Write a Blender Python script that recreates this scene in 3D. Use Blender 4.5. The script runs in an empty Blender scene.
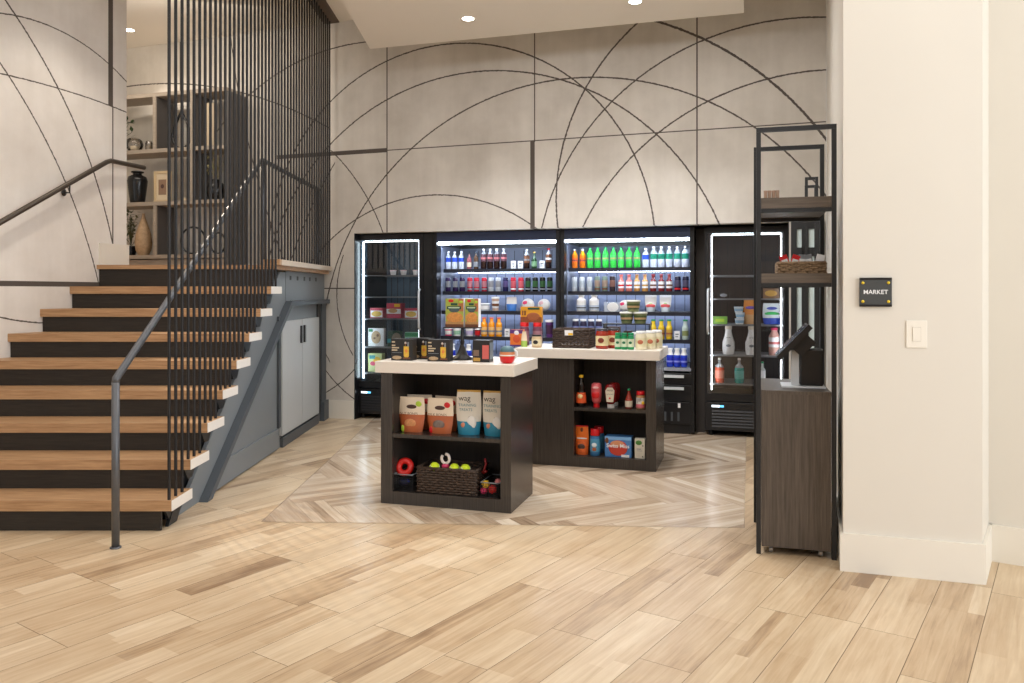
import bpy, bmesh, math, random
import numpy as np
from mathutils import Vector, Matrix
random.seed(7)
F = 800.0; CX = 512.0; HY = 292.0; H = 1.421
S = bpy.context.scene
COL = S.collection
R = math.radians
PI = math.pi
YAW = R(16.57)      # market fittings
WYAW = R(19.2)      # back wall

# ------------------------------------------------------------------ materials
MATS = {}
def nodes_of(m):
    m.use_nodes = True
    return m.node_tree.nodes, m.node_tree.links
def mat(name, col, rough=0.5, metal=0.0, emit=None, es=0.0, spec=None, noise=0.0, nscale=40.0, coat=0.0):
    if name in MATS: return MATS[name]
    m = bpy.data.materials.new(name); N, L = nodes_of(m)
    b = N['Principled BSDF']
    c = tuple(col) + (1,) if len(col) == 3 else col
    b.inputs['Base Color'].default_value = c
    b.inputs['Roughness'].default_value = rough
    b.inputs['Metallic'].default_value = metal
    if coat: b.inputs['Coat Weight'].default_value = coat
    if spec is not None: b.inputs['Specular IOR Level'].default_value = spec
    if emit:
        b.inputs['Emission Color'].default_value = tuple(emit) + (1,)
        b.inputs['Emission Strength'].default_value = es
    if noise > 0:
        tc = N.new('ShaderNodeTexCoord'); nt = N.new('ShaderNodeTexNoise'); nt.inputs['Scale'].default_value = nscale
        L.new(tc.outputs['Object'], nt.inputs['Vector'])
        mx = N.new('ShaderNodeMix'); mx.data_type = 'RGBA'
        mx.inputs[6].default_value = tuple(x*(1-noise) for x in c[:3]) + (1,)
        mx.inputs[7].default_value = tuple(min(1, x*(1+noise)) for x in c[:3]) + (1,)
        L.new(nt.outputs['Fac'], mx.inputs[0]); L.new(mx.outputs[2], b.inputs['Base Color'])
    MATS[name] = m
    return m
def srgb(r, g, b):
    f = lambda v: ((v/255+0.055)/1.055)**2.4 if v/255 > 0.04045 else v/255/12.92
    return (f(r), f(g), f(b))
def grain(name, c1, c2, rough=0.45, scale=(30, 30, 1.2), spec=0.4, bump=0.0):
    """streaky wood / laminate; scale is high across the grain, low along it"""
    m = bpy.data.materials.new(name); N, L = nodes_of(m); b = N['Principled BSDF']
    tc = N.new('ShaderNodeTexCoord'); mp = N.new('ShaderNodeMapping'); mp.inputs['Scale'].default_value = scale
    nt = N.new('ShaderNodeTexNoise'); nt.inputs['Scale'].default_value = 3.0; nt.inputs['Detail'].default_value = 5; nt.inputs['Roughness'].default_value = 0.65
    cr = N.new('ShaderNodeValToRGB'); cr.color_ramp.elements[0].position = 0.32; cr.color_ramp.elements[1].position = 0.68
    cr.color_ramp.elements[0].color = tuple(c1)+(1,); cr.color_ramp.elements[1].color = tuple(c2)+(1,)
    L.new(tc.outputs['Object'], mp.inputs['Vector']); L.new(mp.outputs['Vector'], nt.inputs['Vector'])
    L.new(nt.outputs['Fac'], cr.inputs['Fac']); L.new(cr.outputs['Color'], b.inputs['Base Color'])
    b.inputs['Roughness'].default_value = rough; b.inputs['Specular IOR Level'].default_value = spec
    MATS[name] = m; return m
def glass(name, tint=(1, 1, 1), refl=0.10):
    m = bpy.data.materials.new(name); N, L = nodes_of(m); N.clear()
    o = N.new('ShaderNodeOutputMaterial'); t = N.new('ShaderNodeBsdfTransparent'); t.inputs['Color'].default_value = tuple(tint)+(1,)
    g = N.new('ShaderNodeBsdfGlossy'); g.inputs['Roughness'].default_value = 0.02
    lw = N.new('ShaderNodeFresnel'); lw.inputs['IOR'].default_value = 1.45
    ad = N.new('ShaderNodeMath'); ad.operation = 'ADD'; ad.inputs[1].default_value = refl
    mx = N.new('ShaderNodeMixShader'); L.new(lw.outputs[0], ad.inputs[0]); L.new(ad.outputs[0], mx.inputs['Fac'])
    L.new(t.outputs[0], mx.inputs[1]); L.new(g.outputs[0], mx.inputs[2]); L.new(mx.outputs[0], o.inputs['Surface'])
    MATS[name] = m; return m
def clearplastic(name, col, alpha=0.6, rough=0.15):
    m = bpy.data.materials.new(name); N, L = nodes_of(m); b = N['Principled BSDF']
    b.inputs['Base Color'].default_value = tuple(col)+(1,); b.inputs['Alpha'].default_value = alpha
    b.inputs['Roughness'].default_value = rough
    MATS[name] = m; return m

BLK = mat('black_metal', srgb(30, 31, 33), 0.42, 0.0, noise=0.12, nscale=6)
BARM = mat('bar_metal', srgb(34, 32, 32), 0.45, 0.3, noise=0.1, nscale=5)
BLKP = mat('cooler_black', srgb(20, 21, 24), 0.32, noise=0.1, nscale=8)
BLKG = mat('grille_black', srgb(14, 14, 16), 0.5, noise=0.1, nscale=9)
STEEL = mat('brushed_steel', srgb(170, 172, 176), 0.28, 0.9, noise=0.08, nscale=60)
RAILM = mat('rail_steel', srgb(96, 98, 102), 0.42, 0.5, noise=0.1, nscale=30)
HNDL = mat('handle_pale', srgb(206, 210, 214), 0.35, noise=0.04, nscale=30)
BRONZE = mat('handrail_bronze', srgb(84, 76, 68), 0.42, 0.6, noise=0.1, nscale=30)
GREYP = mat('grey_paint', srgb(116, 121, 124), 0.5, noise=0.03, nscale=4)
GREYD = mat('grey_paint_dark', srgb(72, 77, 82), 0.5, noise=0.03, nscale=4)
DOORG = mat('door_grey', srgb(178, 181, 181), 0.5, noise=0.03, nscale=4)
WHITEP = mat('white_paint', srgb(232, 226, 214), 0.55, noise=0.02, nscale=3)
COLP = mat('column_paint', srgb(222, 216, 205), 0.6, noise=0.015, nscale=3)
CEILP = mat('ceiling_paint', srgb(240, 234, 224), 0.7, noise=0.015, nscale=2)
RISER = grain('riser_dark', srgb(34, 30, 26), srgb(50, 44, 38), 0.5, (2, 30, 30))
TREAD = grain('tread_oak', srgb(154, 116, 82), srgb(192, 154, 114), 0.45, (1.2, 22, 22))
CAPW = mat('tread_end_pale', srgb(228, 222, 214), 0.5, noise=0.06, nscale=50)  # thin paler face on the right end of each tread
CURBW = mat('pale_curb', srgb(206, 190, 172), 0.5, noise=0.06, nscale=40)
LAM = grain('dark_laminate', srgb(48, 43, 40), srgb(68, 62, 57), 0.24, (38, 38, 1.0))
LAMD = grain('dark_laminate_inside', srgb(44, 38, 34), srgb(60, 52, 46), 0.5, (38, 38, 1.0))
LAMC = grain('grey_brown_laminate', srgb(68, 60, 54), srgb(96, 86, 77), 0.4, (34, 34, 1.2))
LAMH = grain('grey_brown_laminate_flat', srgb(78, 69, 61), srgb(104, 93, 83), 0.4, (1.2, 34, 34))
SLAB = mat('white_quartz', srgb(228, 219, 208), 0.3, noise=0.02, nscale=60)
SHELFW = grain('taupe_shelf', srgb(158, 146, 132), srgb(178, 164, 148), 0.5, (2, 20, 20))
SHELFD = mat('charcoal_panel', srgb(86, 82, 80), 0.55, noise=0.06, nscale=8)
LED = mat('led_cool', (1, 1, 1), 0.5, emit=(0.76, 0.87, 1.0), es=26.0)
LEDS = mat('led_soft', (1, 1, 1), 0.5, emit=(0.70, 0.80, 1.0), es=13)
LEDFR = mat('led_fridge_side', (1, 1, 1), 0.5, emit=(0.88, 0.94, 1.0), es=15)
LEDM = mat('led_front_fill', (1, 1, 1), 0.5, emit=(0.78, 0.86, 1.0), es=7)
LEDF = mat('led_fridge', (1, 1, 1), 0.5, emit=(0.72, 0.90, 1.0), es=12.0)
LEDF2 = mat('led_fridge_dim', (1, 1, 1), 0.5, emit=(0.85, 0.93, 1.0), es=5.0)
DOWN = mat('downlight_glow', (1, 1, 1), 0.5, emit=(1.0, 0.93, 0.82), es=14.0)
CASEIN = mat('case_interior', srgb(128, 136, 158), 0.45, noise=0.05, nscale=6)
CASEDK = mat('case_shelf_dark', srgb(26, 28, 36), 0.4, noise=0.1, nscale=6)
PRICE = mat('price_rail', srgb(30, 32, 42), 0.35, noise=0.1, nscale=20)
FRIN = mat('fridge_interior', srgb(58, 76, 92), 0.5, noise=0.08, nscale=6)
FRBR = mat('fridge_reflection_brown', srgb(44, 36, 36), 0.5, noise=0.15, nscale=3)  # brown room reflection in the door glass put into the lining colour
GLASS = glass('door_glass', refl=0.01)
FROST = mat('frosted_pane', srgb(214, 230, 230), 0.3, noise=0.03, nscale=3)
BADGE = mat('badge_glow', srgb(40, 110, 150), 0.4, emit=(0.15, 0.6, 0.95), es=1.4)
BADGEW = mat('badge_white', srgb(230, 240, 250), 0.4, emit=(0.8, 0.93, 1.0), es=1.8)
WICK = grain('dark_wicker', srgb(44, 34, 28), srgb(80, 62, 50), 0.6, (30, 30, 30))
WICKT = grain('tan_wicker', srgb(110, 88, 66), srgb(176, 146, 112), 0.6, (40, 40, 40))
def MN(name, r, g, b, n=.35, sc=70): return mat(name, srgb(r, g, b), .5, noise=n, nscale=sc)
def M(name, r, g, b, rough=0.4, **k): return mat(name, srgb(r, g, b), rough, **k)
WHT = M('white_plastic', 236, 236, 236, 0.35); CREAM = M('cream_print', 226, 206, 176); PAPER = M('paper_white', 238, 238, 240, 0.6)
RED = M('red_plastic', 205, 24, 30, 0.3); ORG = M('orange_print', 236, 118, 36); GRN = M('green_print', 20, 140, 84, 0.35)
YEL = M('yellow_print', 238, 190, 40); DKG = M('dark_green_print', 26, 70, 52); BLU = M('blue_print', 34, 70, 180, 0.35); NAVY = M('navy_print', 24, 32, 70)
TEAL = M('teal_print', 40, 150, 160); PINK = M('pink_print', 222, 60, 110); PUR = M('purple_print', 92, 50, 120); BRN = M('brown_print', 110, 66, 40)
BLKB = M('black_print', 26, 24, 24, 0.35); GOLD = M('gold_print', 190, 148, 70); LIME = M('lime_print', 170, 200, 60); GREYT = M('grey_print', 130, 134, 140)

# ------------------------------------------------------------------ mesh builder
class MB:
    def __init__(s): s.v = []; s.f = []; s.m = []; s.mats = []; s.sm = []
    def mi(s, m):
        if m not in s.mats: s.mats.append(m)
        return s.mats.index(m)
    def add(s, vs, fs, m, smooth=False):
        o = len(s.v); s.v += [tuple(v) for v in vs]; k = s.mi(m)
        for f in fs: s.f.append([o+i for i in f]); s.m.append(k); s.sm.append(smooth)
        return s
    def box(s, x0, x1, y0, y1, z0, z1, m):
        x0, x1 = min(x0, x1), max(x0, x1); y0, y1 = min(y0, y1), max(y0, y1); z0, z1 = min(z0, z1), max(z0, z1)
        v = [(x0,y0,z0),(x1,y0,z0),(x1,y1,z0),(x0,y1,z0),(x0,y0,z1),(x1,y0,z1),(x1,y1,z1),(x0,y1,z1)]
        return s.add(v, [(0,3,2,1),(4,5,6,7),(0,1,5,4),(1,2,6,5),(2,3,7,6),(3,0,4,7)], m)
    def bbox(s, x0, x1, y0, y1, z0, z1, m, b=0.004):
        """box with chamfered edges"""
        bm = bmesh.new(); r = bmesh.ops.create_cube(bm, size=1)
        for v in bm.verts: v.co = Vector(((x0+x1)/2+v.co.x*(x1-x0), (y0+y1)/2+v.co.y*(y1-y0), (z0+z1)/2+v.co.z*(z1-z0)))
        bmesh.ops.bevel(bm, geom=list(bm.edges), offset=b, segments=2, profile=0.5, affect='EDGES')
        bm.verts.ensure_lookup_table(); bm.verts.index_update()
        s.add([v.co[:] for v in bm.verts], [[v.index for v in f.verts] for f in bm.faces], m); bm.free(); return s
    def lathe(s, prof, m, seg=14, c=(0, 0, 0), cap=True, smooth=True):
        vs = []; n = len(prof)
        for r, z in prof:
            for k in range(seg):
                a = 2*PI*k/seg; vs.append((c[0]+r*math.cos(a), c[1]+r*math.sin(a), c[2]+z))
        fs = []
        for i in range(n-1):
            for k in range(seg):
                k2 = (k+1) % seg; fs.append((i*seg+k, i*seg+k2, (i+1)*seg+k2, (i+1)*seg+k))
        s.add(vs, fs, m, smooth)
        if cap:
            s.add([vs[k] for k in range(seg)], [list(range(seg))[::-1]], m); s.add([vs[(n-1)*seg+k] for k in range(seg)], [list(range(seg))], m)
        return s
    def tube(s, pts, r, m, seg=8, closed=False, smooth=True):
        P = [Vector(p) for p in pts]; n = len(P); rs = r if isinstance(r, (list, tuple)) else [r]*n
        vs = []; prev = None
        for i in range(n):
            if closed: t = (P[(i+1) % n]-P[i-1])
            else: t = P[min(i+1, n-1)]-P[max(i-1, 0)]
            t.normalize()
            up = Vector((0, 0, 1)) if abs(t.z) < 0.95 else Vector((1, 0, 0))
            if prev is not None: a = (prev - t*prev.dot(t)); a = a.normalized() if a.length > 1e-5 else t.cross(up).normalized()
            else: a = t.cross(up).normalized()
            prev = a; b = t.cross(a).normalized()
            for k in range(seg):
                an = 2*PI*k/seg; vs.append(P[i]+(a*math.cos(an)+b*math.sin(an))*rs[i])
        fs = []
        for i in range(n if closed else n-1):
            j = (i+1) % n
            for k in range(seg): k2 = (k+1) % seg; fs.append((i*seg+k, i*seg+k2, j*seg+k2, j*seg+k))
        if not closed: fs += [list(range(seg))[::-1], [(n-1)*seg+k for k in range(seg)]]
        return s.add(vs, fs, m, smooth)
    def ball(s, c, r, m, sc=(1, 1, 1), seg=14, rings=9):
        vs = []; fs = []
        for i in range(rings+1):
            th = PI*i/rings
            for k in range(seg):
                a = 2*PI*k/seg; vs.append((c[0]+sc[0]*r*math.sin(th)*math.cos(a), c[1]+sc[1]*r*math.sin(th)*math.sin(a), c[2]+sc[2]*r*math.cos(th)))
        for i in range(rings):
            for k in range(seg): k2 = (k+1) % seg; fs.append((i*seg+k, (i+1)*seg+k, (i+1)*seg+k2, i*seg+k2))
        return s.add(vs, fs, m, True)
    def prism(s, poly, axis, a, b, m):
        """poly in the two other axes, extruded along axis from a to b"""
        def mk(p, t):
            if axis == 'x': return (t, p[0], p[1])
            if axis == 'y': return (p[0], t, p[1])
            return (p[0], p[1], t)
        n = len(poly); vs = [mk(p, a) for p in poly]+[mk(p, b) for p in poly]
        fs = [list(range(n))[::-1], list(range(n, 2*n))]+[(i, (i+1) % n, n+(i+1) % n, n+i) for i in range(n)]
        return s.add(vs, fs, m)
    def build(s, name, parent=None, loc=None, rz=None):
        me = bpy.data.meshes.new(name); me.from_pydata(s.v, [], s.f); 
        for m in s.mats: me.materials.append(m)
        for p, k, sm in zip(me.polygons, s.m, s.sm): p.material_index = k; p.use_smooth = sm
        bm = bmesh.new(); bm.from_mesh(me); bmesh.ops.recalc_face_normals(bm, faces=bm.faces); bm.to_mesh(me); bm.free()
        me.update(); o = bpy.data.objects.new(name, me); COL.objects.link(o)
        if parent is not None: o.parent = parent
        if loc is not None: o.location = loc
        if rz is not None: o.rotation_euler[2] = rz
        return o
def tag(o, label=None, cat=None, group=None, kind=None):
    if label: o['label'] = label
    if cat: o['category'] = cat
    if group: o['group'] = group
    if kind: o['kind'] = kind
    return o
def thing(name, label, cat, loc=(0, 0, 0), rz=0, group=None):
    o = bpy.data.objects.new(name, None); o.empty_display_size = 0.05; COL.objects.link(o)
    o.location = loc; o.rotation_euler[2] = rz
    return tag(o, label, cat, group)
def kids(o): return [c for c in o.children]
def dup(root, loc, rz, label, group=None):
    def cp(o, par):
        c = o.copy(); COL.objects.link(c)
        if par is not None: c.parent = par
        for ch in kids(o): cp(ch, c)
        return c
    r = cp(root, None); r.location = loc; r.rotation_euler[2] = rz; r['label'] = label
    if group: r['group'] = group
    return r
def text(body, size, m, parent, loc, rot=(PI/2, 0, 0), ext=0.0004, name='lettering', sx=1.0, bold=0.0):
    c = bpy.data.curves.new(name, 'FONT'); c.body = body; c.size = size; c.extrude = ext; c.align_x = 'CENTER'; c.align_y = 'CENTER'; c.offset = bold
    c.materials.append(m); o = bpy.data.objects.new(name, c); COL.objects.link(o); o.parent = parent
    bpy.context.view_layer.update()
    me = bpy.data.meshes.new_from_object(o.evaluated_get(bpy.context.evaluated_depsgraph_get())); bpy.data.objects.remove(o); bpy.data.curves.remove(c)
    me.materials.clear(); me.materials.append(m)
    o = bpy.data.objects.new(name, me); COL.objects.link(o); o.parent = parent
    o.location = loc; o.rotation_euler = rot; o.scale = (sx, 1, 1); return o

# ------------------------------------------------------------------ geometry of the place
class Frame:
    """a vertical plane with origin o (X,Y), direction along it at -ang, v deeper"""
    def __init__(s, ox, oy, ang): s.o = (ox, oy); s.a = ang; s.U = (math.cos(ang), -math.sin(ang)); s.V = (math.sin(ang), math.cos(ang))
    def u(s, px, v=0.0):
        a = (px-CX)/F; ox, oy = s.o
        return (a*(oy+v*s.V[1])-ox-v*s.V[0])/(s.U[0]-a*s.U[1])
    def w(s, u, v=0.0, z=0.0): return Vector((s.o[0]+u*s.U[0]+v*s.V[0], s.o[1]+u*s.U[1]+v*s.V[1], z))
    def z(s, px, py, v=0.0): p = s.w(s.u(px, v), v); return H-(py-HY)*p.y/F
    def at(s, px, v, z): return s.w(s.u(px, v), v, z)
UF = Frame(-1.768, 9.02, YAW)                      # cooler fronts
WF = Frame(-1.933, 8.99, WYAW)                     # back wall
LF = Frame(-3.708, 6.7, R(16.57)-PI/2)             # left wall: U deeper
# for the left wall U = (cos, -sin) of (16.57-90) = (sin16.57, cos16.57)
I1 = Frame(-0.8825, 5.385, YAW); I2 = Frame(1.137, 6.31, YAW)

def structure(o): o['kind'] = 'structure'; return o

# ---- mural material
def fit(frame, pts):
    A = []; B = []
    for px, py in pts:
        x = frame.u(px); z = frame.z(px, py); A.append((2*x, 2*z, 1)); B.append(x*x+z*z)
    q, *_ = np.linalg.lstsq(np.array(A), np.array(B), rcond=None)
    return float(q[0]), float(q[1]), float(math.sqrt(q[2]+q[0]**2+q[1]**2))
def mural(name, frame, arcs, segs, c1, c2):
    m = bpy.data.materials.new(name); N, L = nodes_of(m); b = N['Principled BSDF']
    tc = N.new('ShaderNodeTexCoord'); sp = N.new('ShaderNodeSeparateXYZ'); L.new(tc.outputs['Object'], sp.inputs[0])
    cb = N.new('ShaderNodeCombineXYZ'); L.new(sp.outputs['X'], cb.inputs['X']); L.new(sp.outputs['Z'], cb.inputs['Z'])
    def mth(op, a, bb=None, c=None):
        n = N.new('ShaderNodeMath'); n.operation = op
        for i, x in enumerate((a, bb, c)):
            if x is None: continue
            if isinstance(x, (int, float)): n.inputs[i].default_value = x
            else: L.new(x, n.inputs[i])
        return n.outputs[0]
    nz = N.new('ShaderNodeTexNoise'); nz.inputs['Scale'].default_value = 26; nz.inputs['Detail'].default_value = 3; L.new(tc.outputs['Object'], nz.inputs['Vector'])
    wob = mth('MULTIPLY_ADD', nz.outputs['Fac'], 0.020, -0.010)
    nz2 = N.new('ShaderNodeTexNoise'); nz2.inputs['Scale'].default_value = 38; L.new(tc.outputs['Object'], nz2.inputs['Vector'])
    wid = mth('MULTIPLY_ADD', nz2.outputs['Fac'], 1.5, 0.25)
    X, Z = sp.outputs['X'], sp.outputs['Z']; tot = None
    def rng(v, lo, hi, cur):
        if lo is not None: cur = mth('MULTIPLY', cur, mth('GREATER_THAN', v, lo))
        if hi is not None: cur = mth('MULTIPLY', cur, mth('LESS_THAN', v, hi))
        return cur
    for pts, w, clip in arcs:
        cx, cz, r = fit(frame, pts)
        vd = N.new('ShaderNodeVectorMath'); vd.operation = 'DISTANCE'; L.new(cb.outputs[0], vd.inputs[0]); vd.inputs[1].default_value = (cx, 0, cz)
        d = mth('ABSOLUTE', mth('ADD', mth('SUBTRACT', vd.outputs['Value'], r), mth('MULTIPLY', wob, 0.45)))
        k = mth('LESS_THAN', d, mth('MULTIPLY', wid, w))
        # clip keeps the arc within its run: x range and z range (px pairs)
        k = rng(X, clip[0], clip[1], k); k = rng(Z, clip[2], clip[3], k)
        tot = k if tot is None else mth('MAXIMUM', tot, k)
    for x0, x1, z0, z1 in segs:
        k = mth('GREATER_THAN', X, x0); k = rng(X, None, x1, k); k = rng(Z, z0, z1, k); tot = mth('MAXIMUM', tot, k)
    n1 = N.new('ShaderNodeTexNoise'); n1.inputs['Scale'].default_value = 1.1; n1.inputs['Detail'].default_value = 6; n1.inputs['Roughness'].default_value = 0.6
    L.new(tc.outputs['Object'], n1.inputs['Vector'])
    mp = N.new('ShaderNodeMapping'); mp.inputs['Scale'].default_value = (7, 7, 0.6); L.new(tc.outputs['Object'], mp.inputs[0])
    n2 = N.new('ShaderNodeTexNoise'); n2.inputs['Scale'].default_value = 1.6; n2.inputs['Detail'].default_value = 5; L.new(mp.outputs[0], n2.inputs['Vector'])
    av = mth('MULTIPLY_ADD', n2.outputs['Fac'], 0.16, mth('MULTIPLY', n1.outputs['Fac'], 0.84))
    cr = N.new('ShaderNodeValToRGB'); e = cr.color_ramp.elements; e[0].position = 0.36; e[1].position = 0.62
    e[0].color = tuple(c1)+(1,); e[1].color = tuple(c2)+(1,); L.new(av, cr.inputs['Fac'])
    # small dark blots
    n3 = N.new('ShaderNodeTexNoise'); n3.inputs['Scale'].default_value = 7.5; n3.inputs['Detail'].default_value = 7; n3.inputs['Roughness'].default_value = 0.7; L.new(tc.outputs['Object'], n3.inputs['Vector'])
    blot = N.new('ShaderNodeMapRange'); blot.inputs[1].default_value = 0.68; blot.inputs[2].default_value = 0.78; blot.inputs[4].default_value = 0.35; L.new(n3.outputs['Fac'], blot.inputs[0])
    mb = N.new('ShaderNodeMix'); mb.data_type = 'RGBA'; L.new(blot.outputs[0], mb.inputs[0]); L.new(cr.outputs['Color'], mb.inputs[6]); mb.inputs[7].default_value = srgb(110, 98, 86)+(1,)
    mx = N.new('ShaderNodeMix'); mx.data_type = 'RGBA'; L.new(tot, mx.inputs[0]); L.new(mb.outputs[2], mx.inputs[6]); mx.inputs[7].default_value = srgb(92, 84, 78)+(1,)
    L.new(mx.outputs[2], b.inputs['Base Color']); b.inputs['Roughness'].default_value = 0.72; b.inputs['Specular IOR Level'].default_value = 0.25
    MATS[name] = m; return m
wz = WF.z; wu = WF.u
NO = (None, None, None, None)
A = [
 ([(333.5,103.7),(386.3,59.8),(412.6,45.7),(467.1,40.4),(537.5,63.3),(572.6,84.4),(601.6,109),(622.7,133.6),(636.8,156.5),(652.6,196.9),(654.4,226.8)], .0075, NO),
 ([(333.5,135.4),(386.3,100.2),(435.5,82.6),(484.7,75.9),(537.5,78.1),(572.6,84.4),(605,94.9),(633.3,109),(661.4,131.9),(686,161.7),(700,186.4),(710.6,225)], .0075, NO),
 ([(347.6,235.6),(368.7,196.9),(388,172.3),(414.4,145.9),(446,123.1),(481.2,103.7),(537.5,84.4),(583.2,79.1),(640.3,81.6),(675.5,87.2),(710.6,98.5),(756.4,124.8),(781,147.7),(812.6,186.4)], .0075, NO),
 ([(333.5,238.4),(358,218),(386.3,202.2),(414.4,195.5),(435.5,194.4),(460,198),(488.2,207.5),(541,228.5)], .0065, NO),
 ([(337,156.5),(358,182.8),(368.7,200.4),(382.7,232)], .0065, (wu(320), None, None, wz(337, 150))),
 ([(635,24.6),(605,59.8),(587.6,84.4),(569,123),(560.3,158.2),(556.8,196.9),(557.8,228.5)], .0085, (None, wu(655), None, None)),
 ([(545.5,228.5),(548,203.9),(558.5,172.3),(576,140.6),(601.6,110.8),(636.8,80.9),(675.5,56.3),(710.6,40.4),(766.9,22.9),(823.9,13.4)], .0075, NO),
 ([(580.5,226.8),(601.6,196.9),(622.7,168.8),(661.4,131.9),(710.6,98.5),(745.8,84.4),(781,74.5),(823.9,71.7)], .0075, NO),
 ([(661.4,22.9),(710.6,42.2),(763.4,75.6),(795,103.7),(823.9,136.4)], .011, (wu(640), None, None, None)),
 ([(300,61),(312.9,55),(333.4,48.4),(365.6,42)], .0065, (None, wu(378), wz(330, 140), None)),
 ([(339,272),(336.7,300),(341,325),(349.5,349)], .006, (None, wu(353), None, wz(339, 255))),
 ([(327.5,391.5),(338,384.5),(353,371)], .006, (wu(320), None, None, wz(340, 366))),
 ([(327,372),(340,387),(353,398)], .006, (wu(320), None, None, wz(340, 366))),
 ([(127.3,87),(149,83.7),(168,83),(208,86),(241.5,94),(290,108)], .007, (None, wu(330), wz(200, 190), None)),
 ([(250,150),(268,215),(300,300)], .006, (None, wu(330), None, None)),
 ([(300,235),(320,190),(333,166)], .006, (None, wu(335), None, None)),
]
hj = wz(600, 136.4)
def band(px, w, y0, y1): return (wu(px)-w, wu(px)+w, wz(px, y1), wz(px, y0))
SG = [band(387, .007, 10, 300), band(534.6, .006, -60, 142), band(532.5, .024, 141, 229), band(697, .007, -60, 300),
      (wu(387), wu(826), hj-.0055, hj+.0055), (wu(277), wu(387), wz(350, 154.6), wz(350, 150.4)), (wu(300), wu(356), wz(345, 289), wz(345, 287.8)), band(181, .02, 30, 102)]
MURB = mural('mural_back', WF, A, SG, srgb(198, 191, 181), srgb(224, 218, 209))
lu = LF.u; lz = LF.z
AL = [
 ([(0,13),(19,16.2),(38,21.9),(66.6,34.3),(89.5,47.6),(106.6,61.9),(125.6,80.9)], .005, NO),
 ([(4.8,0),(16.2,16.2),(34.3,43.8),(49.5,70.4),(59,91.4),(77,130),(91.4,165.7),(102.8,201.8),(112.3,241.8)], .007, NO),
 ([(0,64.7),(7.6,74.2),(19,91.4),(30.5,108.5),(41,130),(64.7,182.8),(76.2,213.3),(92.5,260),(99,280)], .006, NO),
 ([(0,72.3),(28.5,80),(57,89.5),(85.6,98),(108.5,105.6),(125.6,110.4)], .005, NO),
 ([(-10,315),(0,317),(20,321),(42,323)], .006, (None, None, None, lz(10, 300))),
]
SL = [(lu(108.3), lu(113), lz(110, 106), 9), (lu(112.2), lu(113.4), lz(113, 244), lz(113, 106)), (-6, lu(101), lz(60, 286.6), lz(60, 281.6))]
MURL = mural('mural_left', LF, AL, SL, srgb(218, 211, 203), srgb(238, 233, 227))

# ---- floor
def floor_material(name, cols, rough):
    m = bpy.data.materials.new(name); N, L = nodes_of(m); b = N['Principled BSDF']
    at = N.new('ShaderNodeAttribute'); at.attribute_name = 'tone'; sp = N.new('ShaderNodeSeparateColor'); L.new(at.outputs['Color'], sp.inputs[0])
    uv = N.new('ShaderNodeUVMap'); mp = N.new('ShaderNodeMapping'); mp.inputs['Scale'].default_value = (1.6, 30, 1); L.new(uv.outputs[0], mp.inputs[0])
    nt = N.new('ShaderNodeTexNoise'); nt.inputs['Scale'].default_value = 1.4; nt.inputs['Detail'].default_value = 6; nt.inputs['Roughness'].default_value = 0.6; nt.inputs['Distortion'].default_value = 0.6
    L.new(mp.outputs[0], nt.inputs['Vector'])
    mp2 = N.new('ShaderNodeMapping'); mp2.inputs['Scale'].default_value = (3, 9, 1); L.new(uv.outputs[0], mp2.inputs[0])
    n2 = N.new('ShaderNodeTexNoise'); n2.inputs['Scale'].default_value = 1.3; n2.inputs['Detail'].default_value = 4; L.new(mp2.outputs[0], n2.inputs['Vector'])
    a = N.new('ShaderNodeMath'); a.operation = 'MULTIPLY_ADD'; L.new(nt.outputs['Fac'], a.inputs[0]); a.inputs[1].default_value = 0.85; 
    a0 = N.new('ShaderNodeMath'); a0.operation = 'MULTIPLY_ADD'; L.new(n2.outputs['Fac'], a0.inputs[0]); a0.inputs[1].default_value = 0.40; a0.inputs[2].default_value = -0.62
    L.new(a0.outputs[0], a.inputs[2])
    a2 = N.new('ShaderNodeMath'); a2.operation = 'ADD'; L.new(a.outputs[0], a2.inputs[0]); L.new(sp.outputs[0], a2.inputs[1])
    cr = N.new('ShaderNodeValToRGB'); e = cr.color_ramp.elements
    e[0].position = 0.0; e[0].color = tuple(cols[0])+(1,); e[1].position = 1.0; e[1].color = tuple(cols[3])+(1,)
    x = cr.color_ramp.elements.new(0.33); x.color = tuple(cols[1])+(1,); x = cr.color_ramp.elements.new(0.66); x.color = tuple(cols[2])+(1,)
    L.new(a2.outputs[0], cr.inputs['Fac']); L.new(cr.outputs['Color'], b.inputs['Base Color'])
    b.inputs['Roughness'].default_value = rough; b.inputs['Specular IOR Level'].default_value = 0.45
    return m
FLM = floor_material('plank_tile', (srgb(140, 112, 84), srgb(188, 161, 128), srgb(209, 187, 156), srgb(226, 209, 184)), 0.3)
HBM = floor_material('herringbone_tile', (srgb(128, 106, 84), srgb(176, 153, 128), srgb(202, 182, 158), srgb(224, 209, 188)), 0.25)
GROUT = mat('grout', srgb(112, 92, 74), 0.8, noise=0.05)
def clip_poly(poly, hps):
    """poly: list of (x,y,u,v); hps: (a,b,c) keep a*x+b*y<=c"""
    for a, b, c in hps:
        out = []
        for i in range(len(poly)):
            p, q = poly[i], poly[(i+1) % len(poly)]
            dp, dq = a*p[0]+b*p[1]-c, a*q[0]+b*q[1]-c
            if dp <= 0: out.append(p)
            if (dp < 0 < dq) or (dq < 0 < dp):
                t = dp/(dp-dq); out.append(tuple(p[k]+t*(q[k]-p[k]) for k in range(4)))
        poly = out
        if len(poly) < 3: return None
    return poly
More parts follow.
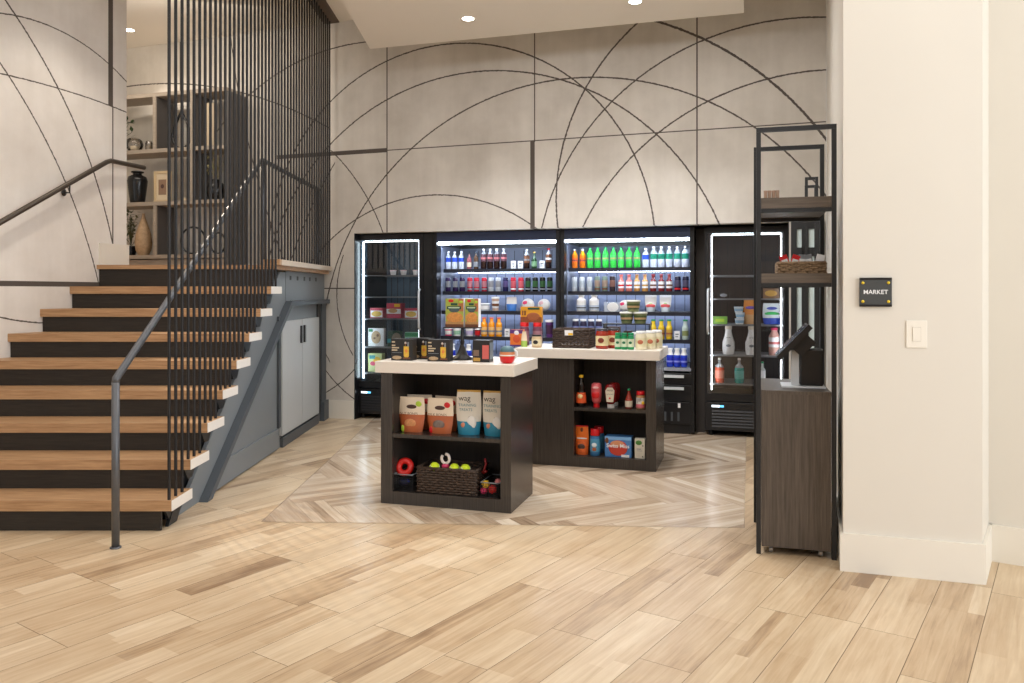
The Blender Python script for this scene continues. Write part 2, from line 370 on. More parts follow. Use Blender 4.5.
def plank_mesh(name, planks, z, hps, m, base_z=None, base=None):
    vs, fs, uvs, tones = [], [], [], []
    for poly, tone in planks:
        p = clip_poly(poly, hps)
        if not p: continue
        o = len(vs); vs += [(q[0], q[1], z) for q in p]; fs.append(list(range(o, o+len(p)))); uvs += [(q[2], q[3]) for q in p]; tones += [tone]*len(p)
    nb = len(fs)
    if base: o = len(vs); vs += [(x, y, base_z) for x, y in base]; fs.append(list(range(o, o+len(base)))); uvs += [(0, 0)]*len(base); tones += [0]*len(base)
    me = bpy.data.meshes.new(name); me.from_pydata(vs, [], fs); me.materials.append(m); me.materials.append(GROUT)
    me.uv_layers.new(name='UVMap'); me.color_attributes.new('tone', 'FLOAT_COLOR', 'CORNER'); uvl = me.uv_layers['UVMap']; ca = me.color_attributes['tone']
    for i, l in enumerate(me.loops): uvl.data[i].uv = uvs[l.vertex_index]; t = tones[l.vertex_index]; ca.data[i].color = (t, t, t, 1)
    for i, p in enumerate(me.polygons):
        if i >= nb: p.material_index = 1
    o = bpy.data.objects.new(name, me); COL.objects.link(o); return structure(o)
def tile(ox, oy, dx, dy, ln, wd, gap, out, strips=True):
    """a tile from corner o, length along d, width along its left normal; printed with 2-3 strips"""
    nx, ny = -dy, dx; ru, rv = random.uniform(0, 50), random.uniform(0, 50)
    def P(a, b): return (ox+dx*a+nx*b, oy+dy*a+ny*b, a+ru, b+rv)
    base = random.gauss(0.50, 0.07); g = gap
    ns = random.choice([1, 2, 2, 3]) if strips else 1
    cuts = [0]+sorted(random.uniform(0.3, 0.7) if ns == 2 else (i+1)/3+random.uniform(-.06, .06) for i in range(ns-1))+[1]
    for i in range(ns):
        b0 = g+(wd-2*g)*cuts[i]; b1 = g+(wd-2*g)*cuts[i+1]
        a = g
        while a < ln-g-1e-6:
            e = a+random.uniform(0.25, 0.8)*max(ln, .6)
            if e > ln-g-.12: e = ln-g
            tone = base+random.gauss(0, .085)+(random.choice([-.2, -.14, .14]) if random.random() < .16 else 0)
            out.append(([P(a, b0), P(e, b0), P(e, b1), P(a, b1)], tone)); a = e
pl = []; ang = R(34.9); dx, dy = math.sin(ang), math.cos(ang); W = .213; LN = 1.2
for i in range(-66, 74):
    off = random.choice([0, 1, 2])*LN/3+random.uniform(-.05, .05)
    for j in range(-11, 12):
        ox = 0.6+dx*(j*LN+off)-dy*i*W*-1*-1; oy = 4+dy*(j*LN+off)+dx*i*W
        if -7.5 < ox < 6.5 and -4.5 < oy < 11: tile(ox, oy, dx, dy, LN, W, .0011, pl)
plank_mesh('floor', pl, 0.0, [(1, 0, 6.0), (-1, 0, 7.0), (0, 1, 9.9), (0, -1, 4)], FLM, -0.004, [(-7, -4), (6, -4), (6, 9.9), (-7, 9.9)])
# patterned zone in front of the coolers
hp = []; m2 = YAW; ux, uy = math.cos(m2), -math.sin(m2); vx, vy = math.sin(m2), math.cos(m2)
d1 = ((ux+vx)/math.sqrt(2), (uy+vy)/math.sqrt(2)); d2 = ((ux-vx)/math.sqrt(2), (uy-vy)/math.sqrt(2))
tw = 0.2; tl = 1.0; nn = int(tl/tw)
def hb_tile(a, b, horiz):
    """herringbone lattice in (d1,d2) coordinates: corner a,b in units of tw"""
    o = (0.2+d1[0]*a*tw+d2[0]*b*tw, 6.5+d1[1]*a*tw+d2[1]*b*tw)
    if horiz: tile(o[0], o[1], d1[0], d1[1], tl, -tw, 0, []) if False else None
    ax, bx = ((nn, 1) if horiz else (1, nn))
    ru = random.uniform(0, 50)
    base = random.gauss(.52, .07); ns = random.choice([2, 3, 4])
    L0, W0 = (ax*tw, bx*tw); g = .0012
    for i in range(ns):
        f0, f1 = i/ns, (i+1)/ns; tone = base+random.gauss(0, .09)+(random.choice([-.25, .2]) if random.random() < .2 else 0)
        if horiz: q = [(g, g+(W0-2*g)*f0), (L0-g, g+(W0-2*g)*f0), (L0-g, g+(W0-2*g)*f1), (g, g+(W0-2*g)*f1)]; uvf = lambda p: (p[0]+ru, p[1]+ru*1.7)
        else: q = [(g+(L0-2*g)*f0, g), (g+(L0-2*g)*f1, g), (g+(L0-2*g)*f1, W0-g), (g+(L0-2*g)*f0, W0-g)]; uvf = lambda p: (p[1]+ru, p[0]+ru*1.7)
        hp.append(([(o[0]+d1[0]*p[0]+d2[0]*p[1], o[1]+d1[1]*p[0]+d2[1]*p[1])+uvf(p) for p in q], tone))
for k in range(-30, 31):
    for j in range(-8, 9):
        hb_tile(k+j*nn, k-j*nn, True); hb_tile(k+j*nn, k+1-j*nn, False)
hps = [(-1, 0.0, 1.515), (0.043, -1, -(4.943-0.043*1.545)), (ux, uy, ux*1.4+uy*4.827), (0, 1, 9.5)]
hps = [(-1, 0, 1.546), (-0.043, -1, -(4.943+0.043*-1.545)), (ux, uy, ux*1.4+uy*4.827), (0, 1, 9.6)]
zone = plank_mesh('floor_patterned', hp, 0.0016, hps, HBM, 0.0008, [(-1.551, 4.945), (1.402, 4.822), (2.60, 9.0), (-1.551, 9.0)])

# ------------------------------------------------------------------ walls, ceiling
wL = LF
NX0, NX1 = wu(354.2), wu(789); NZ = 2.075
def wbox(mb, u0, u1, z0, z1, m, t0=0.0, t1=0.15): mb.box(u0, u1, t0, t1, z0, z1, m)
b = MB(); uR = wu(826.3); CZ = 4.46
wbox(b, -4.9, NX0, 0, CZ, MURB); wbox(b, NX0, NX1, NZ, CZ, MURB); wbox(b, NX1, uR+.0, 0, CZ, MURB)
structure(b.build('wall_back', loc=(WF.o[0], WF.o[1], 0), rz=-WYAW))
# dark recess that holds the coolers
b = MB(); NB = mat('recess_black', srgb(44, 40, 38), 0.6, noise=0.1, nscale=3)
b.box(NX0-.03, NX1+.03, 1.25, 1.28, 0, NZ+.03, NB); b.box(NX0-.03, NX0-.001, .151, 1.25, 0, NZ+.03, NB); b.box(NX0+.0005, NX0+.008, .0, 1.2, 0, NZ-.001, BLKP); b.box(NX1-.008, NX1-.0005, .0, 1.2, 0, NZ-.001, BLKP); b.box(NX1+.001, NX1+.03, .151, 1.25, 0, NZ+.03, NB); b.box(NX0-.03, NX1+.03, .151, 1.28, NZ+.012, NZ+.03, NB)
structure(b.build('wall_recess', loc=(WF.o[0], WF.o[1], 0), rz=-WYAW))
LE = LF.u(126.6)
b = MB(); b.box(-5.5, LE, 0, .15, 0, CZ, MURL)
structure(b.build('wall_left', loc=(LF.o[0], LF.o[1], 0), rz=PI/2-R(16.57)))
def polywall(name, pts, z0, z1, m, th=0.0):
    mb = MB(); n = len(pts); vs = [(x, y, z0) for x, y in pts]+[(x, y, z1) for x, y in pts]
    mb.add(vs, [(i, (i+1) % n, n+(i+1) % n, n+i) for i in range(n)]+[list(range(n))[::-1], list(range(n, 2*n))], m)
    return structure(mb.build(name))
CF = Frame(1.692, 4.086, R(17.4))       # column front
c0 = CF.w(0); c1 = CF.w(CF.u(982.5)); bk = WF.w(uR+.0)
e1 = (c1.x+.02, c1.y+.06)
q1 = (c1.x+.235, c1.y+.345); q2 = (q1[0]+.829*2.6, q1[1]-.559*2.6)
polywall('wall_right', [(c0.x, c0.y), (c1.x, c1.y), q1, q2, (q2[0]+.4, q2[1]+.5), (bk.x+.6, bk.y-.1), (bk.x, bk.y-.002)], 0, CZ, COLP)
WALB = grain('rear_wall_brown', srgb(112, 92, 76), srgb(140, 118, 98), .6, (6, 6, .6))
b = MB(); b.box(-7, 2.6, -4.1, -4, 0, CZ, WALB); structure(b.build('wall_rear'))
# upper room left of the landing
polywall('wall_upper_left', [(-5.6, 7.3), (-5.5, 7.3), (-5.5, 10.4), (-5.6, 10.4)], 0, CZ, WHITEP)
b = MB(); b.box(-7, 6.5, -4, 10.8, CZ, CZ+.12, CEILP); structure(b.build('ceiling'))
# dropped soffit (bottom plane z 3.8)
SZ = 3.8
def onz(px, py, z): D = (z-H)*F/(HY-py); return ((px-CX)*D/F, D)
sA = onz(370, 49, SZ); sB = onz(744, 13, SZ)
sC = (sB[0]-.2852*6.5, sB[1]-.9585*6.5); sD = (sA[0], sA[1]-6.0)
mb = MB(); pts = [sA, sB, sC, sD]
mb.add([(x, y, SZ) for x, y in pts]+[(x, y, CZ-.001) for x, y in pts], [(0, 1, 2, 3), (0, 1, 5, 4), (1, 2, 6, 5), (2, 3, 7, 6), (3, 0, 4, 7)], CEILP)
structure(mb.build('ceiling_soffit'))
# dark brown strip under the ceiling over the bars
BROWNM = mat('strip_brown', srgb(92, 76, 62), 0.5, 0.2, noise=0.05)
# baseboards
b = MB(); b.box(-3.0, NX0, -.018, -.001, 0, .205, WHITEP); structure(b.build('baseboard_back', loc=(WF.o[0], WF.o[1], 0), rz=-WYAW))
def seg_base(name, pts, t, z0, z1, m):
    """skirting on the camera side of a polyline (left to right)"""
    mb = MB(); n = len(pts); offs = []
    for i in range(n):
        d = []
        for j in (i-1, i):
            if 0 <= j < n-1:
                a, c = Vector(pts[j]), Vector(pts[j+1]); e = (c-a).normalized(); d.append(Vector((e.y, -e.x)))
        nn_ = sum(d, Vector((0, 0))); k = nn_.normalized(); offs.append(k*(t/max(.4, k.dot(d[0]))))
    P0 = [Vector(p)+o*.05 for p, o in zip(pts, offs)]; P1 = [Vector(p)+o for p, o in zip(pts, offs)]
    for i in range(n-1):
        q = [P0[i], P0[i+1], P1[i+1], P1[i]]; vs = [(v.x, v.y, z0) for v in q]+[(v.x, v.y, z1) for v in q]
        mb.add(vs, [(0, 3, 2, 1), (4, 5, 6, 7), (0, 1, 5, 4), (1, 2, 6, 5), (2, 3, 7, 6), (3, 0, 4, 7)], m)
    return structure(mb.build(name))
g0 = (c0.x+.29*3.2*.33, c0.y+3.2*.33)
rv_ = Vector((bk.x-c0.x, bk.y-c0.y)).normalized()
seg_base('baseboard_column', [(c0.x+rv_.x*2.9, c0.y+rv_.y*2.9), (c0.x, c0.y), (c1.x, c1.y), q1], .016, 0, .193, WHITEP)
seg_base('baseboard_right', [q1, q2], .016, 0, .193, WHITEP)
lv = MB(); lv.box(.315, LE, -.018, -.001, 1.66, 1.85, WHITEP); lv.box(LE+.001, LE+.012, -.018, .15, 1.66, 1.85, WHITEP)
structure(lv.build('baseboard_left', loc=(LF.o[0], LF.o[1], 0), rz=PI/2-R(16.57)))

# glazed black door frame in the back wall right of the coolers
dr = MB(); a0, a1 = wu(791), wu(824); am = (a0+a1)/2-.02
for (x0, x1, z0, z1) in [(a0, a0+.05, 0, 2.07), (a1-.05, a1, 0, 2.07), (am-.03, am+.03, .1, 2.0), (a0+.05, a1-.05, 2.0, 2.07), (a0+.05, a1-.05, 1.75, 1.83), (a0+.05, a1-.05, 0, .14)]:
    dr.box(x0, x1, -.03, -.001, z0, z1, BLK)
d = structure(dr.build('door_1', loc=(WF.o[0], WF.o[1], 0), rz=-WYAW))
pn = MB(); pn.box(a0+.05, am-.03, -.012, -.004, .14, 1.75, FROST); pn.box(am+.03, a1-.05, -.012, -.004, .14, 1.75, FROST); pn.box(a0+.05, am-.03, -.012, -.004, 1.83, 2.0, FROST); pn.box(am+.03, a1-.05, -.012, -.004, 1.83, 2.0, FROST)
pn.build('pane', d)

# downlights
def downlight(px, py, z, where, r=.05):
    X, Y = onz(px, py, z); t = thing('downlight', f'small round recessed downlight glowing in the {where}', 'ceiling light', (X, Y, z), 0, 'recessed downlights')
    a = MB(); a.lathe([(r, -.002), (r+.012, -.004), (r+.014, 0)], WHITEP, 20, cap=False); a.build('trim_ring', t)
    g = MB(); g.lathe([(r, -.0015), (r, -.0035)], DOWN, 20); g.build('lens', t); return X, Y
dl = [downlight(468, 18.5, SZ, 'dropped ceiling, above the left cooler'), downlight(635, 1.5, SZ, 'dropped ceiling, near the top edge, right'), downlight(129.5, 30, CZ, 'upper room ceiling by the left wall')]

# ------------------------------------------------------------------ staircase
T = .28; RR = .1835; TX = -2.015
def Dk(k): return 4.46+T*k
def wallX(D): return -3.708+.2975*(D-6.7)
st = thing('staircase', 'open staircase with oak treads and dark risers beside the pale wall', 'staircase', (TX, 4.74, 0))
def S0(mb): # world-coordinates to the staircase frame
    mb.v = [(x-TX, y-4.74, z) for x, y, z in mb.v]; return mb
for k in range(1, 9):
    D = Dk(k); xl0, xl1 = wallX(D)+.004, wallX(D+.3)+.004
    z1 = k*RR; z0 = z1-.062; xr = TX-.004
    m_ = MB(); m_.prism([(xl0, D), (xr, D), (xr, D+.305), (xl1, D+.305)], 'z', z0, z1, TREAD); tr = S0(m_).build('tread', st)
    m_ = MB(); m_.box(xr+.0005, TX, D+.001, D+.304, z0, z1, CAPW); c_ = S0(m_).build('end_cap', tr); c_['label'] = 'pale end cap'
for k in range(0, 9):
    D = Dk(k+1)+.022; zt = (k+1)*RR-.062 if k < 8 else 9*RR-.03; zb = k*RR+.0005
    m_ = MB(); m_.box(wallX(D)+.006, TX-.075, D, D+.02, max(zb, .001), zt-.001, RISER); S0(m_).build('riser', st)
# black inner stringer under the treads (saw-tooth seen between tread ends)
m_ = MB(); sl = RR/T
def zl(D): return (D-4.46)*sl
m_.prism([(5.0, .001), (5.3, .001), (7.4, zl(7.4)-.44), (7.4, zl(7.4)-.20), (5.0, zl(5.0)-.20)], 'x', -2.19, -2.165, BLK)
m_.prism([(4.84, .001), (4.97, .001), (5.06, .12), (4.94, .12)], 'x', -2.10, -2.08, BLK)
for k in range(1, 9):
    D = Dk(k); m_.prism([(D+.06, k*RR-.064), (D+.27, k*RR-.064), (D+.20, k*RR-.15), (D+.13, k*RR-.15)], 'x', -2.10, -2.085, BLK)
S0(m_).build('inner_stringer', st)
# grey outer stringer plate with its flange
m_ = MB(); f0 = 5.42; zf = lambda D: (D-f0)*(1.337/(7.48-f0))
m_.prism([(5.07, .001), (f0, .001), (7.48, 1.337), (7.48, 1.605), (7.30, 1.605)], 'x', -2.145, -2.118, GREYP)
S0(m_).build('stringer_plate', st)
m_ = MB(); m_.prism([(f0-.02, .001), (f0+.07, .001), (7.50, 1.292), (9.03, 1.292), (9.03, 1.337), (7.48, 1.337)], 'x', -2.116, -2.055, GREYD)
S0(m_).build('flange', st)
# landing floor + its edge curb
m_ = MB(); Lz = 9*RR
m_.prism([(wallX(6.98)+.0, 6.98), (-2.06, 6.98), (-2.06, 9.0), (-5.5, 10.15), (-5.5, 7.36), (wallX(7.34)+.0, 7.36)], 'z', Lz-.03, Lz+.006, TREAD)
structure(m_.build('floor_landing'))
m_ = MB(); m_.box(-2.10, -2.03, 7.06, 9.06, Lz+.007, 1.708, CURBW); m_.box(-2.17, -2.03, 6.985, 7.055, Lz+.007, 1.708, TREAD)
structure(m_.build('trim_landing'))
# understair cupboard wall
uc = thing('understair_cupboard', 'grey panelled cupboard wall with two pale doors under the stair landing', 'cupboard', (-2.11, 5.6, 0))
def S1(mb): mb.v = [(x+2.11, y-5.6, z) for x, y, z in mb.v]; return mb
m_ = MB(); m_.prism([(5.43, .001), (9.03, .001), (9.03, 1.291), (7.47, 1.291)], 'x', -2.14, -2.117, GREYP); S1(m_).build('lower_panel', uc)
m_ = MB(); m_.prism([(7.49, 1.338), (9.03, 1.338), (9.03, Lz-.032), (7.49, Lz-.032)], 'x', -2.14, -2.118, GREYP)
for D in (7.65, 7.9, 8.16, 8.38, 8.64): m_.box(-2.1175, -2.1165, D-.028, D+.028, 1.535, 1.575, BLKG)
S1(m_).build('upper_panel', uc)
m_ = MB(); m_.prism([(5.60, .012), (7.20, .012), (7.20, .19), (5.80, .19)], 'x', -2.116, -2.100, GREYP); m_.box(-2.116, -2.09, 7.30, 8.66, .001, .09, GREYD); m_.box(-2.116, -2.065, 8.80, 9.02, .001, .21, GREYD); S1(m_).build('skirting', uc)
for q in ((-2.095, 8.82, 9.02, .211, 1.29, GREYD), (-2.095, 7.20, 7.255, .195, 1.2, GREYD), (-2.104, 8.66, 8.80, .1, 1.29, BLKG)):
    m_ = MB(); m_.box(-2.116, *q); S1(m_).build('stile', uc)
for (y0, y1, hy) in [(7.27, 7.955, 7.90), (7.965, 8.65, 8.02)]:
    m_ = MB(); m_.box(-2.116, -2.086, y0, y1, .115, 1.15, DOORG); dd = S1(m_).build('door', uc)
    m_ = MB(); m_.box(-2.085, -2.068, hy-.022, hy+.022, .92, 1.09, BLKB); S1(m_).build('handle', dd)
# bars
bs = thing('bar_screen', 'tall screen of black vertical bars rising from the treads to the ceiling', 'bar screen', (-2.04, 4.764, 0))
def bar(D, z0):
    m_ = MB(); m_.lathe([(.0103, z0), (.0103, CZ-.012)], BARM, 8, (-2.042+2.04, D-4.764, 0)); m_.build('bar', bs)
for k in range(1, 9):
    for j in range(3): bar(Dk(k)+.024+.0933*j, k*RR+.0006)
Db = Dk(9)+.0
i = 0; Db = 7.09
bar(7.0, 1.7085)
while Db < 9.0: bar(Db, 1.7085); Db += .098
m_ = MB(); m_.box(-.085, .10, -.02, 4.27, CZ-.011, CZ-.0008, BROWNM); m_.build('ceiling_strip', bs)
# grey steel handrail beside the bars
hr = thing('handrail', 'grey steel handrail with floor post running up beside the bars', 'handrail', (-2.2, 4.44, 0))
P_ = [(0, 0, .936), (0, 2.60, 2.583), (0, 4.60, 2.583)]
m_ = MB(); m_.tube([(0, 0, .008), (0, 0, .92)], .021, RAILM, 12); m_.lathe([(.03, 0.001), (.03, .008), (.021, .009)], RAILM, 12); m_.build('post', hr)
m_ = MB(); m_.tube([(0, 0, .915), (0, .006, .94), (0, 2.58, 2.572), (0, 2.62, 2.583), (0, 4.58, 2.583), (0, 4.60, 2.57)], .021, RAILM, 12); m_.build('rail', hr)
for yy in (2.62, 4.60):
    m_ = MB(); m_.tube([(0, yy, Lz+.008), (0, yy, 2.565)], .021, RAILM, 12); m_.build('post', hr)
# wall handrail on the left
def lw(px, py, off): # point on plane parallel to the left wall at off towards the room
    fr = Frame(LF.o[0]+.9585*off, LF.o[1]-.2852*off, LF.a); return Vector(fr.w(fr.u(px), 0, fr.z(px, py)))
pA, pB = lw(-60, 256.5, .075), lw(109.5, 160.5, .075); dd_ = LF.U; pC = pB+Vector((dd_[0]*.42, dd_[1]*.42, 0))
wr = thing('wall_handrail', 'bronze handrail on brackets climbing the pale left wall', 'handrail', pB)
m_ = MB(); pA2 = pA+(pA-pB)*.4; m_.tube([p-pB for p in (pA2, pB-(pB-pA)*.02, pB+Vector((.005, .015, 0)), pC)], .021, BRONZE, 12); m_.build('rail', wr)
for t_ in (.20, .95):
    q = pB.lerp(pA2, t_) if t_ > .1 else pB; base = q+Vector((-.9585*.072, .2852*.072, -.075))
    m_ = MB(); m_.tube([base-pB, q+Vector((0, 0, -.08))-pB, q+Vector((0, 0, -.015))-pB], .007, BLK, 8); m_.ball(base-pB+Vector((.012, -.003, 0)), .032, BLK, (.45, 1, 1)); m_.build('bracket', wr)

# ------------------------------------------------------------------ shelving behind
BF = Frame(-3.21, 9.04, YAW)
bz = BF.z
sh = thing('shelving_unit', 'taupe built-in shelving unit with ornaments behind the bars', 'shelf', BF.w(0), -YAW)
bl = -1.75; br_ = 0.0; dep = .345
lv_ = [3.70, 3.09, 2.475, 1.855]
m_ = MB(); m_.box(-.03, 0, 0.012, dep, Lz+.008, 3.70, SHELFD); m_.build('side_panel', sh)
m_ = MB(); m_.box(bl, -.031, .006, dep, 3.70, 3.745, SHELFW); m_.build('top', sh)
for z in lv_[1:]:
    m_ = MB(); m_.box(bl, -.032, 0, dep-.002, z-.045, z, SHELFW); m_.build('shelf', sh)
m_ = MB(); m_.box(bl, -.032, .03, dep-.01, Lz+.008, 1.80, SHELFW); m_.build('plinth', sh)
for px, z0, z1 in [(154, 3.091, 3.699), (191.5, 3.091, 3.699), (191.5, 2.476, 3.044), (154.5, 1.856, 2.429)]:
    u_ = BF.u(px); m_ = MB(); m_.box(u_-.022, u_+.022, .004, dep-.004, z0, z1, SHELFW); m_.box(u_+.0222, u_+.0262, .02, dep-.004, z0, z1, SHELFD); m_.build('divider', sh)
VB = M('vase_black', 22, 22, 24, .2); VW = grain('vase_wood', srgb(176, 146, 112), srgb(204, 172, 136), .5, (10, 10, 10))
def bput(px, v, z): return BF.at(px, v, z)
def leafy(t, c, n, spread, h, m, lw_=.03, name='foliage', stem=True, dy=1.0):
    mb = MB(); rnd = random.Random(int(h*1000)+n)
    for i in range(n):
        a = rnd.uniform(0, 2*PI); r = rnd.uniform(.1, 1)*spread; z = rnd.uniform(.1, 1)*h
        tip = Vector((c[0]+r*math.cos(a), c[1]+r*math.sin(a)*dy, c[2]+z)); 
        if stem and i % 3 == 0: mb.tube([c, ((c[0]*.6+tip.x*.4), (c[1]*.6+tip.y*.4), c[2]+z*.55), tip], .0025, m, 5)
        d = Vector((rnd.uniform(-1, 1), rnd.uniform(-1, 1), rnd.uniform(-.2, 1))).normalized(); s_ = d.cross(Vector((0, 0, 1))).normalized()*lw_*.5; L_ = d*lw_*1.6
        mb.add([tip, tip+L_*.5+s_, tip+L_, tip+L_*.5-s_, tip+L_*.5+Vector((0, 0, -.004))], [(0, 1, 4), (1, 2, 4), (2, 3, 4), (3, 0, 4)], m)
    return mb.build(name, t)
LEAF = M('leaf_green', 52, 72, 40, .5); LEAFD = M('leaf_olive', 84, 88, 56, .55)
t = thing('glass_cloche_vase', 'squat grey glass vase on the upper shelf behind the left wall edge', 'vase', bput(134.5, .12, 3.0905), -YAW)
GLJ = glass('grey_glass', (.75, .72, .68), .12)
m_ = MB(); m_.lathe([(.05, .001), (.085, .04), (.1, .09), (.085, .14), (.05, .165)], GLJ, 18, cap=False); m_.build('bowl', t)
m_ = MB(); m_.lathe([(.04, .003), (.045, .07), (.02, .075)], M('candle_cream', 226, 214, 190), 14); m_.build('candle', t)
t = thing('glass_candle_jar', 'small glass candle jar beside the squat glass vase', 'candle', bput(149, .12, 3.0905), -YAW)
m_ = MB(); m_.lathe([(.035, .001), (.04, .03), (.04, .1), (.03, .12)], GLJ, 16, cap=False); m_.build('jar', t)
m_ = MB(); m_.lathe([(.03, .003), (.03, .06)], MATS['candle_cream'], 14); m_.build('candle', t)
t = thing('trailing_plant', 'green leafy plant at the left end of the top shelf', 'plant', bput(122, .14, 3.09+.0005), -YAW)
m_ = MB(); m_.lathe([(.04, .0), (.055, .12), (.05, .14)], VB, 14); m_.build('pot', t); leafy(t, (0, 0, .14), 40, .14, .34, LEAF, .05)
def ring_pts(R_, cz, n=28, sx=1.0, tear=False):
    o = []
    for i in range(n):
        a = 2*PI*i/n; x = math.cos(a)*R_*sx; z = math.sin(a)*R_
        if tear and z > 0: x *= (1-z/R_)**.6*1.0+.04; z *= 1.9
        o.append((x, 0, cz+z))
    return o
t = tag(MB().tube(ring_pts(.15, .165, tear=True, sx=.85), .014, VB, 8, True).build('teardrop_sculpture', loc=bput(181.5, .14, 3.0905), rz=-YAW), 'black open teardrop sculpture on the upper shelf behind the bars', 'sculpture')
t = tag(MB().lathe([(.055, 0), (.06, .01), (.06, .50), (.05, .515)], M('pale_vase', 216, 196, 166, .4), 18).build('cylinder_vase', loc=bput(211.5, .15, 3.0905), rz=-YAW), 'tall pale cylindrical vase on the upper shelf behind the bars', 'vase')
t = thing('black_urn', 'glossy black shouldered urn on the middle shelf next to the picture', 'vase', bput(137.5, .14, 2.4755), -YAW)
m_ = MB(); m_.lathe([(.075, 0), (.085, .03), (.105, .18), (.115, .27), (.10, .32), (.05, .345), (.05, .36)], VB, 22); m_.build('body', t)
m_ = MB(); m_.lathe([(.05, .3605), (.075, .372), (.07, .385)], VB, 20); m_.build('rim', t)
t = thing('picture_frame', 'cream framed print leaning on the middle shelf by the black urn', 'picture', bput(162, .10, 2.4755), -YAW)
fw, fh = .235, .37; m_ = MB(); FRC = M('frame_cream', 214, 190, 150)
for a_ in [(-fw/2, -fw/2+.03, 0, fh), (fw/2-.03, fw/2, 0, fh), (-fw/2+.03, fw/2-.03, 0, .03), (-fw/2+.03, fw/2-.03, fh-.03, fh)]: m_.box(a_[0], a_[1], 0, .02, a_[2], a_[3], FRC)
m_.build('frame', t)
m_ = MB(); m_.box(-fw/2+.03, fw/2-.03, .008, .012, .03, fh-.03, M('mat_cream', 224, 206, 176)); m_.box(-.055, .055, .006, .0078, .09, .27, M('print_brown', 150, 120, 96)); m_.ball((0, .0065, .19), .035, M('print_dark', 88, 60, 54), (1, .02, 1.1)); m_.build('print', t)
t = tag(MB().bbox(-.035, .035, 0, .06, 0, .045, M('cream_block', 220, 200, 168), .005).build('small_box', loc=bput(183.5, .1, 2.4755), rz=-YAW), 'small cream box on the middle shelf behind the bars', 'box')
t = thing('potted_plant', 'flowering plant in a round black vase on the middle shelf behind bars', 'plant', bput(216, .15, 2.4755), -YAW)
m_ = MB(); m_.lathe([(.05, 0), (.095, .05), (.11, .13), (.085, .2), (.045, .23), (.05, .245)], VB, 20); m_.build('vase', t); leafy(t, (0, 0, .24), 60, .13, .30, M('blossom_beige', 176, 166, 120), .028, dy=.8)
t = tag(MB().lathe([(.055, 0), (.085, .06), (.098, .15), (.085, .26), (.05, .37), (.022, .45), (.014, .50)], VW, 22).build('teardrop_vase', loc=bput(143.5, .12, 1.8555), rz=-YAW), 'tall pale wooden teardrop vase on the lowest shelf', 'vase')
t = thing('potted_fern', 'dark leafy plant left of the wooden teardrop vase on lowest shelf', 'plant', bput(131, .2, 1.8555), -YAW)
m_ = MB(); m_.lathe([(.05, 0), (.07, .1), (.06, .12)], VB, 14); m_.build('pot', t); leafy(t, (0, 0, .12), 70, .15, .42, LEAFD, .035, dy=.5)
tag(MB().tube(ring_pts(.155, .166), .011, VB, 8, True).build('ring_sculpture', loc=bput(193, .12, 1.8555), rz=-YAW+.1), 'larger black open ring sculpture on the lowest shelf behind the bars', 'sculpture')
tag(MB().tube(ring_pts(.12, .131), .011, VB, 8, True).build('ring_sculpture', loc=bput(218, .17, 1.8555), rz=-YAW-.2), 'smaller black open ring sculpture on the lowest shelf, right of the larger ring', 'sculpture')

# ------------------------------------------------------------------ product builders (local x right, y away, z up, origin at base centre)
def g_bottle(name, label, cat, h, r, body, lab, cap, nr=.35, lz0=.2, lz1=.6, shoulder=.68, neck=.86, lab2=None, group=None, seg=12, liquid=None):
    t = thing(name, label, cat, group=group)
    m_ = MB(); low = liquid or body
    prof = [(r*.86, 0), (r, .02*h/.2*.5+.002), (r, h*shoulder), (r*.8, h*(shoulder+.07)), (r*nr*1.1, h*neck), (r*nr, h*.92)]
    m_.lathe(prof[:3], low, seg); m_.lathe(prof[2:], body, seg); m_.build('body', t)
    m_ = MB(); m_.lathe([(r*nr*1.25, h*.92), (r*nr*1.25, h*.995), (r*nr*1.05, h)], cap, seg); m_.build('cap', t)
    m_ = MB(); m_.lathe([(r*1.02, h*lz0), (r*1.02, h*lz1)], lab, seg, cap=False)
    if lab2: m_.lathe([(r*1.03, h*(lz0+.3*(lz1-lz0))), (r*1.03, h*(lz0+.55*(lz1-lz0)))], lab2, seg, cap=False)
    m_.build('label_band', t); return t
def g_can(name, label, h, r, body, band_, top=None, group=None, stripe=None):
    t = thing(name, label, 'can', group=group); top = top or STEEL
    m_ = MB(); m_.lathe([(r*.85, 0), (r, .008), (r, h-.014), (r*.84, h-.002)], body, 12); m_.build('body', t)
    m_ = MB(); m_.lathe([(r*.84, h-.002), (r*.86, h), (r*.8, h)], top, 12); m_.lathe([(.2*r, h), (.2*r, h+.001)], top, 8); m_.build('lid', t)
    m_ = MB(); m_.lathe([(r*1.01, h*.32), (r*1.01, h*.74)], band_, 12, cap=False)
    if stripe: m_.lathe([(r*1.015, h*.12), (r*1.015, h*.24)], stripe, 12, cap=False)
    m_.build('label_band', t); return t
def g_jar(name, label, cat, h, r, body, lid, lab, group=None, lidh=.16, lab2=None):
    t = thing(name, label, cat, group=group)
    m_ = MB(); m_.lathe([(r*.9, 0), (r, h*.06), (r, h*.7), (r*.86, h*(.98-lidh))], body, 16); m_.build('body', t)
    m_ = MB(); m_.lathe([(r*.9, h*(1-lidh)), (r*.9, h*.99), (r*.86, h)], lid, 16); m_.build('lid', t)
    m_ = MB(); m_.lathe([(r*1.015, h*.16), (r*1.015, h*.64)], lab, 16, cap=False)
    if lab2: m_.ball((0, -r*1.0, h*.42), r*.5, lab2, (1, .12, .8))
    m_.build('label_band', t); return t
